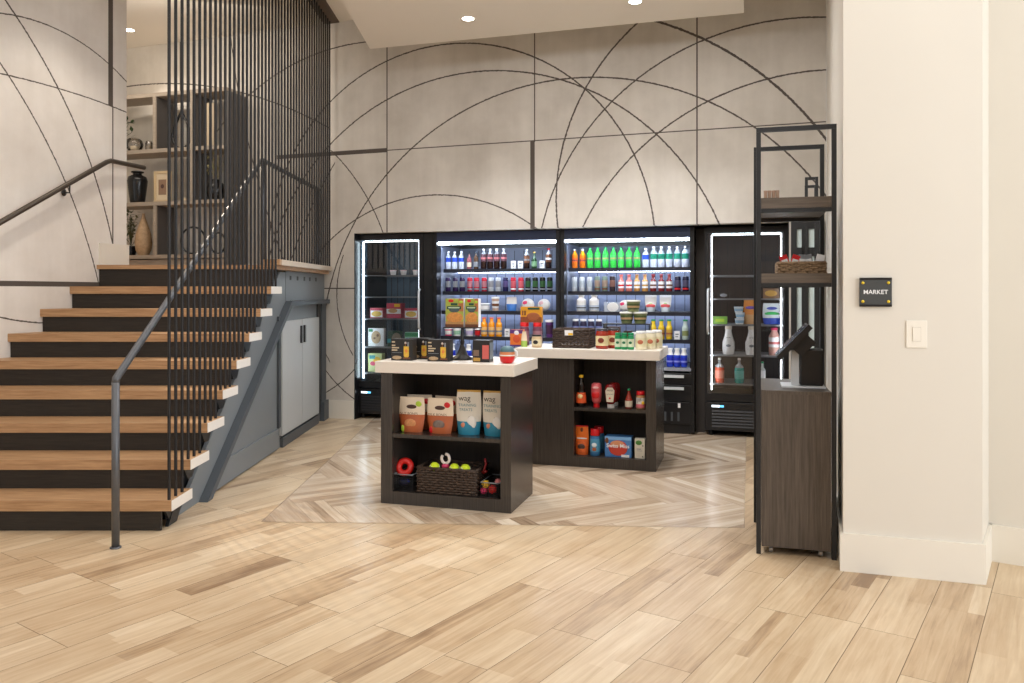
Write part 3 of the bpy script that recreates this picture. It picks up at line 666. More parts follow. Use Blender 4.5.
def g_cup(name, label, cat, h, r0, r1, body, lid, lab=None, group=None, deco=None):
    t = thing(name, label, cat, group=group)
    m_ = MB(); m_.lathe([(r0, 0), (r1*.99, h*.86)], body, 16); m_.build('cup', t)
    m_ = MB(); m_.lathe([(r1*1.05, h*.865), (r1*1.05, h*.97), (r1*.98, h)], lid, 16); m_.build('lid', t)
    if lab:
        k0 = r0+(r1-r0)*.2/.86; k1 = r0+(r1-r0)*.7/.86; m_ = MB(); m_.lathe([(k0*1.02, h*.2), (k1*1.02, h*.7)], lab, 16, cap=False)
        if deco: m_.lathe([((k0+k1)/2*1.045, h*.35), ((k0+k1)/2*1.05, h*.52)], deco, 16, cap=False)
        m_.build('label_band', t)
    return t
def g_box(name, label, cat, w, d, h, body, prints=(), group=None, texts=(), rotz=0, side=None):
    """prints: (x0,x1,z0,z1,mat) fractions of the front; oval prints as ('o',cx,cz,rx,rz,mat)"""
    t = thing(name, label, cat, group=group)
    m_ = MB(); m_.bbox(-w/2, w/2, 0, d, 0, h, body, min(.002, w*.05))
    m_.build('carton', t)
    if prints:
        m_ = MB(); k = .0004
        for p in prints:
            if p[0] == 'o': m_.ball(((p[1]-.5)*w, -.0002, p[2]*h), 1.0, p[5], (p[3]*w, .0012+k, p[4]*h), 16, 8); k += .0003
            else: m_.box((p[0]-.5)*w, (p[1]-.5)*w, -.0005-k, 0.0005, p[2]*h, p[3]*h, p[4]); k += .0003
        m_.build('printed_front', t)
    for tx in texts: text(tx[0], tx[1], tx[2], t, ((tx[3]-.5)*w, -.0032, tx[4]*h), sx=tx[5] if len(tx) > 5 else 1)
    return t
def g_bag(name, label, cat, w, d, h, top, bot, split=.5, prints=(), texts=(), group=None, wt=.92, wb=.82, gold=None):
    """stand-up pouch, pinched top, bulging front"""
    t = thing(name, label, cat, group=group); nx, nz = 8, 10
    def pt(i, j, s):
        z = j/nz; x = (i/nx-.5)*w*(wb+(wt-wb)*z + .12*math.sin(PI*z)); bul = (1-z)**.7*math.sin(PI*min(1, max(0, i/nx)))**.5
        y = s*d*.5*(bul*(.6+.4*math.sin(PI*min(1, z*1.6+.2)))) if z < .96 else 0
        return (x, d/2+y, z*h)
    for nm, j0, j1, mt in (('lower_print', 0, round(split*nz), bot), ('upper_print', round(split*nz), nz, top)):
        m_ = MB()
        for s in (-1, 1):
            vs = [pt(i, j, s) for j in range(j0, j1+1) for i in range(nx+1)]
            fs = [(a*(nx+1)+i, a*(nx+1)+i+1, (a+1)*(nx+1)+i+1, (a+1)*(nx+1)+i) for a in range(j1-j0) for i in range(nx)]
            m_.add(vs, fs, mt, True)
        m_.build(nm, t)
    m_ = MB(); m_.box(-w*wt/2, w*wt/2, d/2-.002, d/2+.002, h*.955, h, gold or top); m_.build('top_seal', t)
    if prints:
        for cx_, cz_, rx, rz_, mt in prints:
            m_ = MB()
            i_ = (cx_)*nx; z = cz_; bul = (1-z)**.7*math.sin(PI*cx_)**.5; y = d/2-d*.5*bul*(.6+.4*math.sin(PI*min(1, z*1.6+.2)))
            m_.ball(((cx_-.5)*w*.9, y+.002, cz_*h), 1, mt, (rx*w, .0065, rz_*h), 12, 8)
            m_.build('printed_emblem', t)
    for tx in texts:
        z = tx[4]; bul = (1-z)**.7*math.sin(PI*min(.99, max(.01, tx[3])))**.5; y = d/2-d*.5*bul*(.6+.4*math.sin(PI*min(1, z*1.6+.2)))
        text(tx[0], tx[1], tx[2], t, ((tx[3]-.5)*w, y-.006, z*h), rot=(PI/2-.12, 0, 0))
    return t
def place(root, p, rz=-YAW): root.location = p; root.rotation_euler[2] = rz; return root
ORD = ['leftmost', 'second from left', 'third from left', 'fourth from left', 'fifth from left', 'sixth from left', 'seventh from left', 'eighth from left']
NUM = ['zero', 'one', 'two', 'three', 'four', 'five', 'six', 'seven', 'eight']
def ordlab(i, n, what, where):
    if n == 1: return f'{what[0]} {where}'
    o = 'rightmost' if i == n-1 else ORD[i]
    if n == 2: o = ('left', 'right')[i]
    l_ = f'{o} of the {NUM[n]} {what[1]} {where}'
    if len(l_.split()) > 16: l_ = f'{o} of the {what[1]} {where}'
    if n > 2: return l_
    return f'{o} of the {NUM[n]} {what[1]} {where}' if n > 2 else f'{o} one of the two {what[1]} {where}'
def row(maker, what, where, pxs, frame, v, z, group=None, jit=0.0):
    proto = None; n = len(pxs)
    for i, px in enumerate(pxs):
        p = frame.at(px, v, z); lab = ordlab(i, n, what, where)
        if proto is None: proto = maker(lab, group if n > 1 else None); place(proto, p)
        else: dup(proto, p, -YAW+random.uniform(-jit, jit), lab, group)
    return proto

# ------------------------------------------------------------------ open coolers
def cooler(px0, px1, where, second):
    u0, u1 = UF.u(px0), UF.u(px1); w = u1-u0
    t = thing('open_cooler', f'black open-front display cooler, {where}, with lit shelves of drinks', 'cooler', UF.w(u0), -YAW, 'open coolers in the recess')
    D = .78; th = .042
    m_ = MB(); m_.box(.001, th, 0, D, .02, 2.068, BLKP); m_.box(w-th, w-.001, 0, D, .02, 2.068, BLKP); m_.box(th, w-th, D-.03, D, .02, 2.06, BLKP); m_.build('housing', t)
    m_ = MB(); m_.box(th, w-th, D-.036, D-.031, .66, 1.93, CASEIN); 
    for k in range(1, 12): m_.box(th+k*(w-2*th)/12-.003, th+k*(w-2*th)/12+.003, D-.038, D-.036, .7, 1.9, CASEDK)
    m_.box(th+.0003, th+.004, .12, D-.037, .66, 1.93, CASEIN); m_.box(w-th-.004, w-th-.0003, .12, D-.037, .66, 1.93, CASEIN)
    m_.build('interior_lining', t)
    m_ = MB(); m_.prism([(.0, 1.965), (.0, 2.068), (D-.031, 2.068), (D-.031, 1.99), (.10, 1.965)], 'x', th, w-th, M('canopy_blue_glow', 50, 64, 102, .35)); m_.build('canopy', t)  # bluish glow around the light strip put into the canopy colour
    m_ = MB(); m_.box(th+.01, w-th-.01, .015, .05, 1.938, 1.964, LED); l = m_.build('light_strip', t); l['label'] = 'glowing white light strip'
    for z, y0 in ((1.672, .20), (1.425, .17), (1.213, .14), (.935, .11)):
        m_ = MB(); m_.box(th+.005, w-th-.005, y0, D-.04, z-.014, z, CASEDK); s_ = m_.build('shelf', t)
        m_ = MB(); m_.box(th+.005, w-th-.005, y0-.012, y0-.001, z-.036, z+.004, PRICE); m_.build('price_rail', s_)
        m_ = MB(); m_.box(th+.02, w-th-.02, D-.16, D-.135, z-.030, z-.0145, LEDS); l = m_.build('shelf_light', s_)
        m_ = MB(); m_.box(th+.02, w-th-.02, y0+.02, y0+.032, z-.020, z-.0145, LEDM); m_.build('shelf_light', s_)  # front strip added under each shelf to brighten the products below
    m_ = MB(); m_.box(th, w-th, .04, D-.04, .632, .656, CASEDK); m_.box(th-.01, w-th+.01, -.012, .04, .632, .66, M('deck_rail', 150, 154, 164, .4)); m_.build('deck', t)
    for z0, z1 in ((.50, .61), (.33, .49)):
        m_ = MB(); m_.bbox(th*.6, w-th*.6, -.012, .3, z0, z1, BLKP, .004); d_ = m_.build('drawer', t)
        m_ = MB(); m_.box(.10, w-.10, -.03, -.0125, z1-.045, z1-.018, HNDL); m_.build('handle', d_)
    m_ = MB(); m_.bbox(th*.6, w-th*.6, -.004, .3, .10, .32, BLKP, .004); m_.box(th, w-th, .02, .3, .001, .1, BLKG)
    for k in range(18): x = .1+k*(w-.2)/18; m_.box(x, x+.02, -.0048, -.0042, .13, .22, GREYD)
    m_.box(w-.16, w-.135, -.009, -.0042, .265, .31, WHT)
    m_.build('base_grille', t)
    return t
cooler(433.2, 559.8, 'left of the pair', 0)
cooler(560.3, 694.3, 'right of the pair', 1)

# ------------------------------------------------------------------ glass door fridges
def fridge(px0, px1, desc, inner, led_l, hside):
    side2 = LEDF2 if hside > 0 else LEDFR
    u0, u1 = UF.u(px0), UF.u(px1); w = u1-u0; D = .70
    t = thing('glass_door_fridge', desc, 'fridge', UF.w(u0), -YAW)
    th = .05; zb, zt = .40, 2.00
    m_ = MB(); m_.box(.001, th-.01, .035, D, .06, 2.065, BLKP); m_.box(w-th+.01, w-.001, .035, D, .06, 2.065, BLKP); m_.box(th-.01, w-th+.01, D-.03, D, .06, 2.065, BLKP); m_.box(th-.01, w-th+.01, .035, D, 2.02, 2.065, BLKP); m_.box(th-.01, w-th+.01, .035, D, .34, .40, BLKP); m_.build('housing', t)
    m_ = MB(); m_.box(th, w-th, D-.036, D-.031, .41, 2.01, inner)
    for k in range(1, 9): m_.box(th+k*(w-2*th)/9-.004, th+k*(w-2*th)/9+.004, D-.039, D-.0362, .45, 1.98, CASEDK if inner is FRIN else BLKP)
    m_.box(th-.009, th-.005, .05, D-.04, .41, 2.01, inner); m_.box(w-th+.005, w-th+.009, .05, D-.04, .41, 2.01, inner); m_.build('interior_lining', t)
    m_ = MB()
    for a_ in [(.002, th-.022, .345, 2.06), (w-th+.002, w-.002, .345, 2.06), (th-.022, w-th+.002, 2.0, 2.06), (th-.022, w-th+.002, .345, .42)]: m_.box(a_[0], a_[1], 0, .034, a_[2], a_[3], BLKP)
    d_ = m_.build('door', t)
    m_ = MB(); m_.box(th-.022, w-th+.002, .012, .016, .42, 2.0, GLASS); m_.build('glass_pane', d_)
    m_ = MB(); hx = (w-.035) if hside > 0 else .035; m_.tube([(hx, -.001, 1.45), (hx, -.035, 1.43), (hx, -.042, 1.25), (hx, -.035, 1.03), (hx, -.001, 1.01)], .012, HNDL, 8); m_.build('handle', d_)
    for x, mt in ((th+.018, led_l), (w-th-.02, side2)):
        m_ = MB(); ww = .016 if mt is LEDF else (.010 if mt is LEDFR else .0045)
        m_.box(x-ww/2, x+ww/2, .05, .058, .45, 1.985, mt); m_.build('light_strip', t)
    m_ = MB(); m_.box(th+.02, w-th-.02, .05, .056, 1.982, 1.989, LEDF2); m_.build('light_strip', t)
    m_ = MB(); m_.box(th+.02, w-th-.02, .06, .09, 2.003, 2.008, LEDF); m_.build('light_strip', t)  # hidden strip added behind the top frame to light the stock
    m_ = MB(); m_.bbox(.004, w-.004, 0, .3, .055, .335, BLKP, .004)
    for k in range(6): z = .09+k*.03; m_.prism([(-.008, z), (-.0005, z), (-.0005, z+.016), (-.002, z+.016)], 'x', .07, w-.05, M('louver_grey', 34, 34, 37, .4))
    m_.build('base_grille', t)
    m_ = MB(); m_.box(.07, .07+.075, -.004, -.0005, .285, .305, BADGEW); m_.box(.145, .185, -.004, -.0005, .285, .305, BADGE); m_.build('badge', t)
    for x in (.06, w-.06):
        m_ = MB(); m_.lathe([(.02, .001), (.024, .01), (.024, .04), (.014, .05)], BLKG, 10, (x, .06, 0)); m_.build('foot', t)
    return t, u0, w
def wire_shelf(t, w, z, v0=.07):
    m_ = MB(); x0, x1 = .045, w-.045; m_.box(x0, x1, v0, v0+.008, z-.014, z-.001, GREYT); m_.box(x0, x1, .62, .628, z-.014, z-.002, GREYT)
    for k in range(16): y = v0+.03+k*(.55/16); m_.tube([(x0, y, z-.005), (x1, y, z-.005)], .0022, GREYT, 5)
    m_.tube([((x0+x1)/2, v0+.01, z-.009), ((x0+x1)/2, .62, z-.009)], .003, GREYT, 5); m_.build('shelf', t)
f1, fu, fw_ = fridge(355.8, 423, 'glass-door freezer at the far left of the recess with frozen meals', FRIN, LEDF, 1)
FZ1 = [UF.z(390, y, .1) for y in (275, 296.5, 318.5, 347, 373)]
for z in FZ1: wire_shelf(f1, fw_, z)
f2, fu2, fw2 = fridge(704.5, 789, 'glass-door fridge at the right end of the recess with milk and juice', FRBR, LEDFR, -1)
FZ2 = [UF.z(735, y, .1) for y in (275, 298.5, 324.5, 355)]
for z in FZ2: wire_shelf(f2, fw2, z)
# filler panels beside the fridges
fl = MB(); u0, u1 = UF.u(423.4), UF.u(432.8); fl.box(u0, u1, .0, .03, .0, 2.06, BLKP); structure(fl.build('trim_1', loc=UF.w(0), rz=-YAW))
fl = MB(); u0, u1 = UF.u(694.8), UF.u(704.1); fl.box(u0, u1, .16, .19, .0, 2.06, M('filler_brown', 62, 56, 52, .6)); structure(fl.build('trim_2', loc=UF.w(0), rz=-YAW))
# dark head panel closing the gap above all units
fl = MB(); u0, u1 = UF.u(356), UF.u(785)

# ------------------------------------------------------------------ cooler stock
SZ_ = {1: 1.6725, 2: 1.4255, 3: 1.2135, 4: .9355, 5: .6565}
SV = {1: .245, 2: .215, 3: .2, 4: .16, 5: .12}
CLR = clearplastic('clear_plastic', (.85, .92, 1.0), .45); COLA = M('cola_dark', 40, 22, 20, .15); ORJ = M('orange_drink', 244, 130, 30, .2); ORJ2 = M('orange_juice', 246, 160, 26, .25)
GREEN = clearplastic('green_soda', srgb(70, 225, 90), .85, .12); WLAB = M('water_label_blue', 40, 76, 190); GLAB = M('water_label_green', 20, 128, 100)
B = g_bottle
def mkb(name, cat, h, r, *a, **k): return lambda lab, grp: g_bottle(name, lab, cat, h, r, *a, group=grp, **k)
def mkc(name, h, r, *a, **k): return lambda lab, grp: g_can(name, lab, h, r, *a, group=grp, **k)
tl_, tr_ = 'on the left cooler top shelf', 'on the right cooler top shelf'
row(mkb('water_bottle', 'bottle', .20, .031, CLR, WLAB, WHT, lz0=.42, lz1=.66, liquid=M('water_white', 214, 222, 240, .2)), ('', 'blue-labelled water bottles'), tl_, [448.5, 454.8, 461.4], UF, SV[1], SZ_[1], 'blue-labelled water bottles')
g = g_bottle('wine_bottle', 'rose-coloured glass bottle '+tl_, 'bottle', .17, .026, M('rose_glass', 150, 90, 96, .15), CREAM, BRN, lz0=.15, lz1=.45); place(g, UF.at(469.2, SV[1], SZ_[1]))
g = g_bottle('wine_bottle', 'brown glass bottle beside the rose bottle '+tl_, 'bottle', .185, .026, M('brown_glass', 90, 66, 50, .15), GREYT, BLKB, lz0=.15, lz1=.45); place(g, UF.at(476, SV[1], SZ_[1]))
row(mkb('cola_bottle', 'bottle', .225, .033, CLR, M('cola_label', 84, 50, 60), WHT, liquid=COLA, lab2=M('cola_band', 190, 110, 112), lz0=.38, lz1=.74), ('', 'tall dark cola bottles'), tl_, [483.7, 490.2, 496.8, 503.8], UF, SV[1], SZ_[1], 'cola bottles')
def mk_card(lab, grp): return g_box('price_card', lab, 'card', .055, .008, .088, PAPER, [(.2, .8, .55, .7, GREYT), (.2, .7, .3, .4, GREYT)], group=grp)
row(mk_card, ('', 'white price cards'), 'right of the cola bottles', [513.2, 520.3], UF, SV[1]-.02, SZ_[1], 'white price cards')
g = g_bottle('soda_bottle', 'dark root beer bottle beside the white price cards '+tl_, 'bottle', .215, .033, CLR, BRN, WHT, liquid=COLA, lz0=.3, lz1=.66, lab2=GREYT); place(g, UF.at(526.8, SV[1], SZ_[1]))
g = g_bottle('beer_bottle', 'green long-necked glass bottle '+tl_, 'bottle', .185, .03, M('green_glass', 46, 78, 50, .12), M('green_label', 120, 160, 120), GOLD, nr=.42, shoulder=.5, neck=.7, lz0=.14, lz1=.44); place(g, UF.at(534.2, SV[1], SZ_[1]))
place(mk_card('single white price card left of the last dark bottle on the top shelf', None), UF.at(542, SV[1]-.02, SZ_[1]))
g = g_bottle('soda_bottle', 'dark soda bottle with red cap at the right end, left cooler top shelf', 'bottle', .22, .033, CLR, BRN, RED, liquid=COLA, lz0=.32, lz1=.7, lab2=WHT); place(g, UF.at(548.6, SV[1], SZ_[1]))
row(mkb('orange_soda_bottle', 'bottle', .205, .032, ORJ2, M('orange_label', 240, 90, 40), WHT, liquid=ORJ, lz0=.34, lz1=.52, lab2=NAVY), ('', 'orange soda bottles'), tr_, [574.8, 582.7], UF, SV[1], SZ_[1], 'orange soda bottles')
row(mkb('green_soda_bottle', 'bottle', .222, .034, GREEN, M('green_soda_label', 60, 180, 90), GRN, lz0=.34, lz1=.62, lab2=M('lime_red', 176, 150, 90)), ('', 'bright green soda bottles'), tr_, [590, 597.6, 605.5, 613.3, 621, 629, 637], UF, SV[1], SZ_[1], 'green soda bottles')
place(g_bottle('water_bottle', 'single blue-labelled water bottle right of the green sodas on the top shelf', 'bottle', .205, .034, CLR, WLAB, WHT, lz0=.42, lz1=.66, liquid=MATS['water_white']), UF.at(645.7, SV[1], SZ_[1]))
row(mkb('water_bottle', 'bottle', .22, .036, CLR, GLAB, WHT, lz0=.4, lz1=.66, liquid=MATS['water_white']), ('', 'green-labelled water bottles'), tr_, [653.7, 661.3, 669.2, 677.2, 685.2], UF, SV[1], SZ_[1], 'green-labelled water bottles')
s2l, s2r = 'on the left cooler second shelf', 'on the right cooler second shelf'
CH, CR_ = .156, .030
row(mkc('energy_can', CH, CR_, M('can_purple', 46, 30, 74, .25), GREYT), ('', 'dark purple cans'), s2l, [448.2, 455.5, 462.3], UF, SV[2], SZ_[2], 'dark purple cans')
row(mkc('soda_can', CH, CR_, M('can_red', 190, 36, 60, .25), M('can_pinkgrey', 170, 110, 120), stripe=GREYT), ('', 'red cans'), s2l, [469.9, 476.7, 484.3], UF, SV[2], SZ_[2], 'red cans')
row(mkc('sparkling_can', CH, CR_, M('can_white', 200, 206, 214, .25), M('can_grey', 140, 140, 146)), ('', 'white cans'), s2l, [491, 498.2], UF, SV[2], SZ_[2], 'white cans')
place(g_can('energy_can', 'single dark blue can between white and red cans in the left open cooler', CH, CR_, M('can_navy', 34, 34, 80, .25), M('can_violet', 80, 70, 120)), UF.at(505.5, SV[2], SZ_[2]))
row(mkc('energy_drink_can', CH, CR_, MATS['can_red'], M('can_rose', 200, 90, 100), stripe=WHT), ('', 'crimson energy cans'), 'right of the dark blue can', [513.4, 521], UF, SV[2], SZ_[2], 'crimson energy cans')
row(mkc('energy_drink_can', CH, CR_, M('can_black', 18, 22, 24, .25), M('can_green_mark', 44, 84, 46), stripe=GREYT), ('', 'black cans with green marks'), s2l, [528, 535.3, 542.6, 549.8], UF, SV[2], SZ_[2], 'black cans')
row(mkc('sparkling_can', CH, CR_, MATS['can_white'], M('can_silver', 176, 186, 196)), ('', 'white seltzer cans'), s2r, [574.5, 582, 589.6], UF, SV[2], SZ_[2], 'white seltzer cans')
row(mkc('tea_can', CH+.006, CR_, M('can_sage', 120, 140, 128, .25), M('can_taupe', 150, 130, 116), stripe=BRN), ('', 'sage green cans'), s2r, [597.3, 604.8], UF, SV[2], SZ_[2], 'sage green cans')
place(g_can('coffee_can', 'single dark brown can between sage cans and juice bottles in right cooler', CH+.006, CR_, M('can_brown', 54, 44, 50, .25), M('can_brown2', 120, 84, 76)), UF.at(612.5, SV[2], SZ_[2]))
row(mkb('juice_bottle', 'bottle', .178, .032, M('pink_juice', 214, 120, 110, .2), PAPER, M('cap_coral', 226, 90, 80), nr=.5, shoulder=.6, neck=.7, lz0=.2, lz1=.58, lab2=RED), ('', 'coral-capped juice bottles'), s2r, [621.2, 629], UF, SV[2], SZ_[2], 'coral-capped juice bottles')
row(mkb('juice_bottle', 'bottle', .178, .032, M('amber_juice', 206, 150, 84, .2), PAPER, M('cap_tan', 190, 130, 80), nr=.5, shoulder=.6, neck=.7, lz0=.2, lz1=.58, lab2=GOLD), ('', 'tan-capped juice bottles'), s2r, [637, 645], UF, SV[2], SZ_[2], 'tan-capped juice bottles')
row(mkb('juice_bottle', 'bottle', .18, .032, M('red_juice', 130, 40, 44, .2), PAPER, M('cap_dark_red', 150, 34, 46), nr=.5, shoulder=.6, neck=.7, lz0=.2, lz1=.58, lab2=BRN), ('', 'dark-red-capped juice bottles'), s2r, [653.2, 661.3, 669.2], UF, SV[2], SZ_[2], 'dark-red-capped juice bottles')
row(mkc('cola_can', CH, CR_+.002, M('can_dark', 36, 36, 60, .25), M('can_dark2', 70, 66, 90), stripe=RED), ('', 'dark navy cans'), s2r, [677.6, 685.7], UF, SV[2], SZ_[2], 'dark navy cans')
# third shelf
s3l, s3r = 'on the left cooler third shelf', 'on the right cooler third shelf'
place(g_cup('yogurt_tub', 'white tub peeking over the green snack boxes on the third cooler shelf', 'tub', .14, .05, .06, WHT, WHT, PAPER), UF.at(467, SV[3], SZ_[3]))
place(g_cup('deli_tub', 'squat clear deli tub with white lid '+s3l, 'tub', .085, .05, .056, CLR, WHT, PAPER), UF.at(484.8, SV[3], SZ_[3]))
place(g_cup('parfait_cup', 'tall parfait cup with white domed lid '+s3l, 'cup', .155, .032, .042, M('parfait_tan', 200, 170, 150), WHT, PAPER, deco=BRN), UF.at(495.5, SV[3], SZ_[3]))
place(g_bag('snack_pouch', 'blue and white pouch '+s3l, 'pouch', .115, .05, .155, WHT, M('pouch_blue', 60, 120, 200), .5), UF.at(511, SV[3]-.02, SZ_[3]))
def salad(lab, m1, m2, px, r, v=.22, z=None):
    t = thing('salad_bowl', lab, 'salad bowl', UF.at(px, v, (z or SZ_[3])), -YAW); 
    m_ = MB(); vs = MB(); 
    n = 20; P = lambda rad, y: [(rad*math.cos(2*PI*k/n), y, r+rad*.92*math.sin(2*PI*k/n)) for k in range(n)]
    rings = [P(r*.6, .05), P(r*.95, .012), P(r, 0), P(r*.9, -.012), P(r*.4, -.02)]; vv = sum(rings, [])
    m_.add(vv[:3*n], [(i*n+k, i*n+(k+1) % n, (i+1)*n+(k+1) % n, (i+1)*n+k) for i in range(2) for k in range(n)]+[list(range(n))], m1, True); m_.build('bowl', t)
    m_ = MB(); m_.add(vv[2*n:], [(i*n+k, i*n+(k+1) % n, (i+1)*n+(k+1) % n, (i+1)*n+k) for i in range(2) for k in range(n)]+[[2*n+k for k in range(n)]], WHT, True); l = m_.build('lid', t)
    m_ = MB(); m_.ball((-r*.35, -.0175, r*1.25), r*.42, m2, (1, .12, .7)); m_.build('sticker', l); return t
salad('pink and white round salad bowl standing on edge '+s3l, PINK, PINK, 528, .072)
salad('all-white round salad bowl at the right end '+s3l, WHT, M('pale_pink', 236, 190, 200), 544, .07)
def mk_jug(lab, grp):
    return g_bottle('milk_jug', lab, 'jug', .175, .052, WHT, M('jug_label', 190, 200, 214), WHT, nr=.55, shoulder=.7, neck=.8, lz0=.12, lz1=.4, lab2=BLKB, group=grp, seg=14)
row(mk_jug, ('', 'white milk jugs'), s3r, [581.3, 594.2], UF, SV[3], SZ_[3], 'white milk jugs')
place(g_box('clear_pack', 'clear tray with round white bowl '+s3r, 'tray', .17, .08, .10, CLR, [('o', .55, .5, .36, .5, WHT)]), UF.at(612, SV[3], SZ_[3]))
salad('pink and white bowl half behind the stacked noodle cups in right cooler', PINK, PINK, 625, .065)
def mk_pouch(lab, grp):
    return g_bag('fruit_pouch', lab, 'pouch', .125, .06, .178, WHT, M('pouch_pale', 196, 206, 214), .3, [(.5, .36, .4, .11, M('pouch_red', 226, 84, 92)), (.5, .42, .18, .12, M('pouch_lime', 170, 200, 140))], group=grp, wt=.95, wb=.62)
row(mk_pouch, ('', 'white standing fruit pouches'), s3r, [650.4, 665.2], UF, SV[3]-.02, SZ_[3], 'white fruit pouches')
# fourth shelf
s4l, s4r = 'on the left cooler fourth shelf', 'on the right cooler fourth shelf'
for px, m1, m2, lab in ((448.5, PINK, WHT, 'pink and white dip cup left'), (457, WHT, M('mint', 150, 200, 170), 'mint and white dip cup'), (469.5, WHT, M('lavender', 190, 180, 220), 'lavender and white dip cup')):
    place(g_cup('dip_cup', lab+' below the snack boxes '+'on the fourth cooler shelf', 'cup', .085, .036, .042, m1, WHT, m2), UF.at(px, SV[4], SZ_[4]))
place(g_cup('dip_cup', 'dark red dip cup left of the orange juice bottles', 'cup', .085, .028, .032, M('dark_red_cup', 120, 40, 50), WHT, RED), UF.at(477.6, SV[4], SZ_[4]))
row(mkb('orange_juice_bottle', 'bottle', .21, .034, ORJ2, M('oj_label', 240, 190, 120), M('cap_orange', 226, 90, 50), nr=.55, shoulder=.66, neck=.76, lz0=.12, lz1=.5, lab2=GREYT), ('', 'orange juice bottles'), s4l, [484.2, 491.6, 499], UF, SV[4], SZ_[4], 'orange juice bottles')
place(mk_card('white price card right of the orange juice bottles', None), UF.at(507, SV[4]-.02, SZ_[4]))
place(g_cup('yogurt_cup', 'dark purple yogurt cup at the right end of the fourth cooler shelf', 'cup', .19, .034, .042, PUR, WHT, M('plum_print', 70, 40, 70)), UF.at(549.5, SV[4], SZ_[4]))
row(lambda lab, grp: g_jar('white_lid_jar', lab, 'jar', .20, .036, M('jar_dark', 46, 42, 70, .3), WHT, M('jar_label_blue', 110, 120, 170), grp, .1, M('jar_pale', 190, 190, 210)), ('', 'white-lidded jars'), 'behind the basket in the right cooler', [575.6, 583.4, 591.2, 599], UF, SV[4], SZ_[4], 'white-lidded dark jars')
row(mkb('lemonade_bottle', 'bottle', .205, .032, M('yellow_juice', 232, 200, 50, .2), M('lemonade_label', 190, 150, 60), GRN, nr=.6, shoulder=.6, neck=.74, lz0=.15, lz1=.5, lab2=M('label_rust', 150, 80, 50)), ('', 'yellow lemonade bottles'), s4r, [653.3, 661.3, 669.2], UF, SV[4], SZ_[4], 'yellow lemonade bottles')
place(mk_card('white price card beside the yellow lemonade bottles', None), UF.at(677, SV[4]-.02, SZ_[4]))
place(g_bottle('juice_bottle', 'clear bottle with green cap at the right end of fourth cooler shelf', 'bottle', .205, .033, M('pale_juice', 190, 206, 200, .2), M('olive_label', 130, 140, 90), GRN, nr=.6, shoulder=.6, neck=.74, lz0=.2, lz1=.45), UF.at(685.3, SV[4], SZ_[4]))
BW = clearplastic('blue_water', srgb(60, 90, 230), .9, .15)
row(mkb('blue_water_bottle', 'bottle', .19, .034, WHT, M('blue_u_label', 30, 44, 190), WHT, nr=.6, shoulder=.64, neck=.8, lz0=.15, lz1=.5, liquid=BW, lab2=M('label_white_blue', 150, 160, 230)), ('', 'blue bottles'), 'on the right cooler bottom deck', [670, 677, 684], UF, SV[5], .661, 'blue bottles')
row(mkb('blue_water_bottle', 'bottle', .19, .034, WHT, MATS['blue_u_label'], WHT, nr=.6, shoulder=.64, neck=.8, lz0=.15, lz1=.5, liquid=BW, lab2=MATS['label_white_blue']), ('', 'blue and white bottles'), 'on the left cooler deck', [452.5, 468.6], UF, SV[5], .661, 'blue and white bottles')

# ------------------------------------------------------------------ freezer stock
v1 = .16
def fz(px, k, frame=UF, Z=FZ1): return frame.at(px, v1, Z[k]+.001)
row(lambda lab, grp: g_cup('ice_cream_cup', lab, 'cup', .055, .028, .036, WHT, M('cup_pinkwhite', 236, 206, 214), PAPER, grp), ('', 'small white ice cream cups'), 'on the top freezer shelf', [393.2, 403.6, 416], UF, v1, FZ1[0]+.001, 'small ice cream cups')
FOODY = MN('noodle_yellow', 226, 186, 80)
g = g_box('frozen_meal', 'red frozen meal box with yellow noodles, left on the third freezer shelf', 'box', .165, .12, .115, M('meal_red', 190, 60, 80), [(.05, .95, .08, .75, PAPER), ('o', .5, .42, .42, .3, FOODY)]); place(g, fz(376.5, 2))
g = g_box('frozen_meal', 'taller red and white frozen meal box, middle of the third freezer shelf', 'box', .175, .12, .17, M('meal_rose', 200, 70, 90), [(0, 1, .3, .62, PAPER), ('o', .45, .5, .35, .16, MN('food_tan', 206, 160, 110)), (.1, .9, .05, .2, PINK), (.55, .95, .75, .95, YEL)]); place(g, fz(393.6, 2))
g = g_box('frozen_meal', 'red frozen meal box with yellow noodles, right on the third freezer shelf', 'box', .165, .12, .115, MATS['meal_red'], [(.05, .95, .08, .75, PAPER), ('o', .5, .42, .42, .3, FOODY)]); place(g, fz(411, 2))
g = g_box('frozen_pizza', 'white frozen pizza box on the fourth freezer shelf', 'box', .20, .05, .205, PAPER, [(.05, .3, .8, .95, GRN), ('o', .5, .5, .3, .36, MN('pizza_tan', 200, 170, 130)), ('o', .42, .45, .12, .1, M('mushroom', 130, 96, 70)), ('o', .6, .6, .1, .1, MATS['mushroom'])]); place(g, fz(376, 3))
g = g_box('frozen_meal', 'dark green frozen meal box with round bowl, fourth freezer shelf', 'box', .15, .08, .175, DKG, [('o', .75, .5, .4, .4, MN('grey_food', 130, 120, 104)), (0, .4, .25, .5, TEAL)]); place(g, fz(393.5, 3))
g = g_box('frozen_meal', 'mint green frozen meal box at right, fourth freezer shelf', 'box', .165, .08, .165, M('mint_box', 150, 210, 190), [(.02, .98, .7, .95, GRN), (.1, .5, .35, .6, BLU), ('o', .7, .3, .25, .22, LIME)]); place(g, fz(411.5, 3))
g = g_box('frozen_meal', 'pale yellow-green frozen box on the bottom freezer shelf', 'box', .175, .08, .21, M('pale_lime', 206, 216, 150), [('o', .65, .6, .28, .22, YEL), (.1, .5, .7, .9, TEAL), ('o', .35, .45, .2, .12, PINK)]); place(g, fz(375, 4))
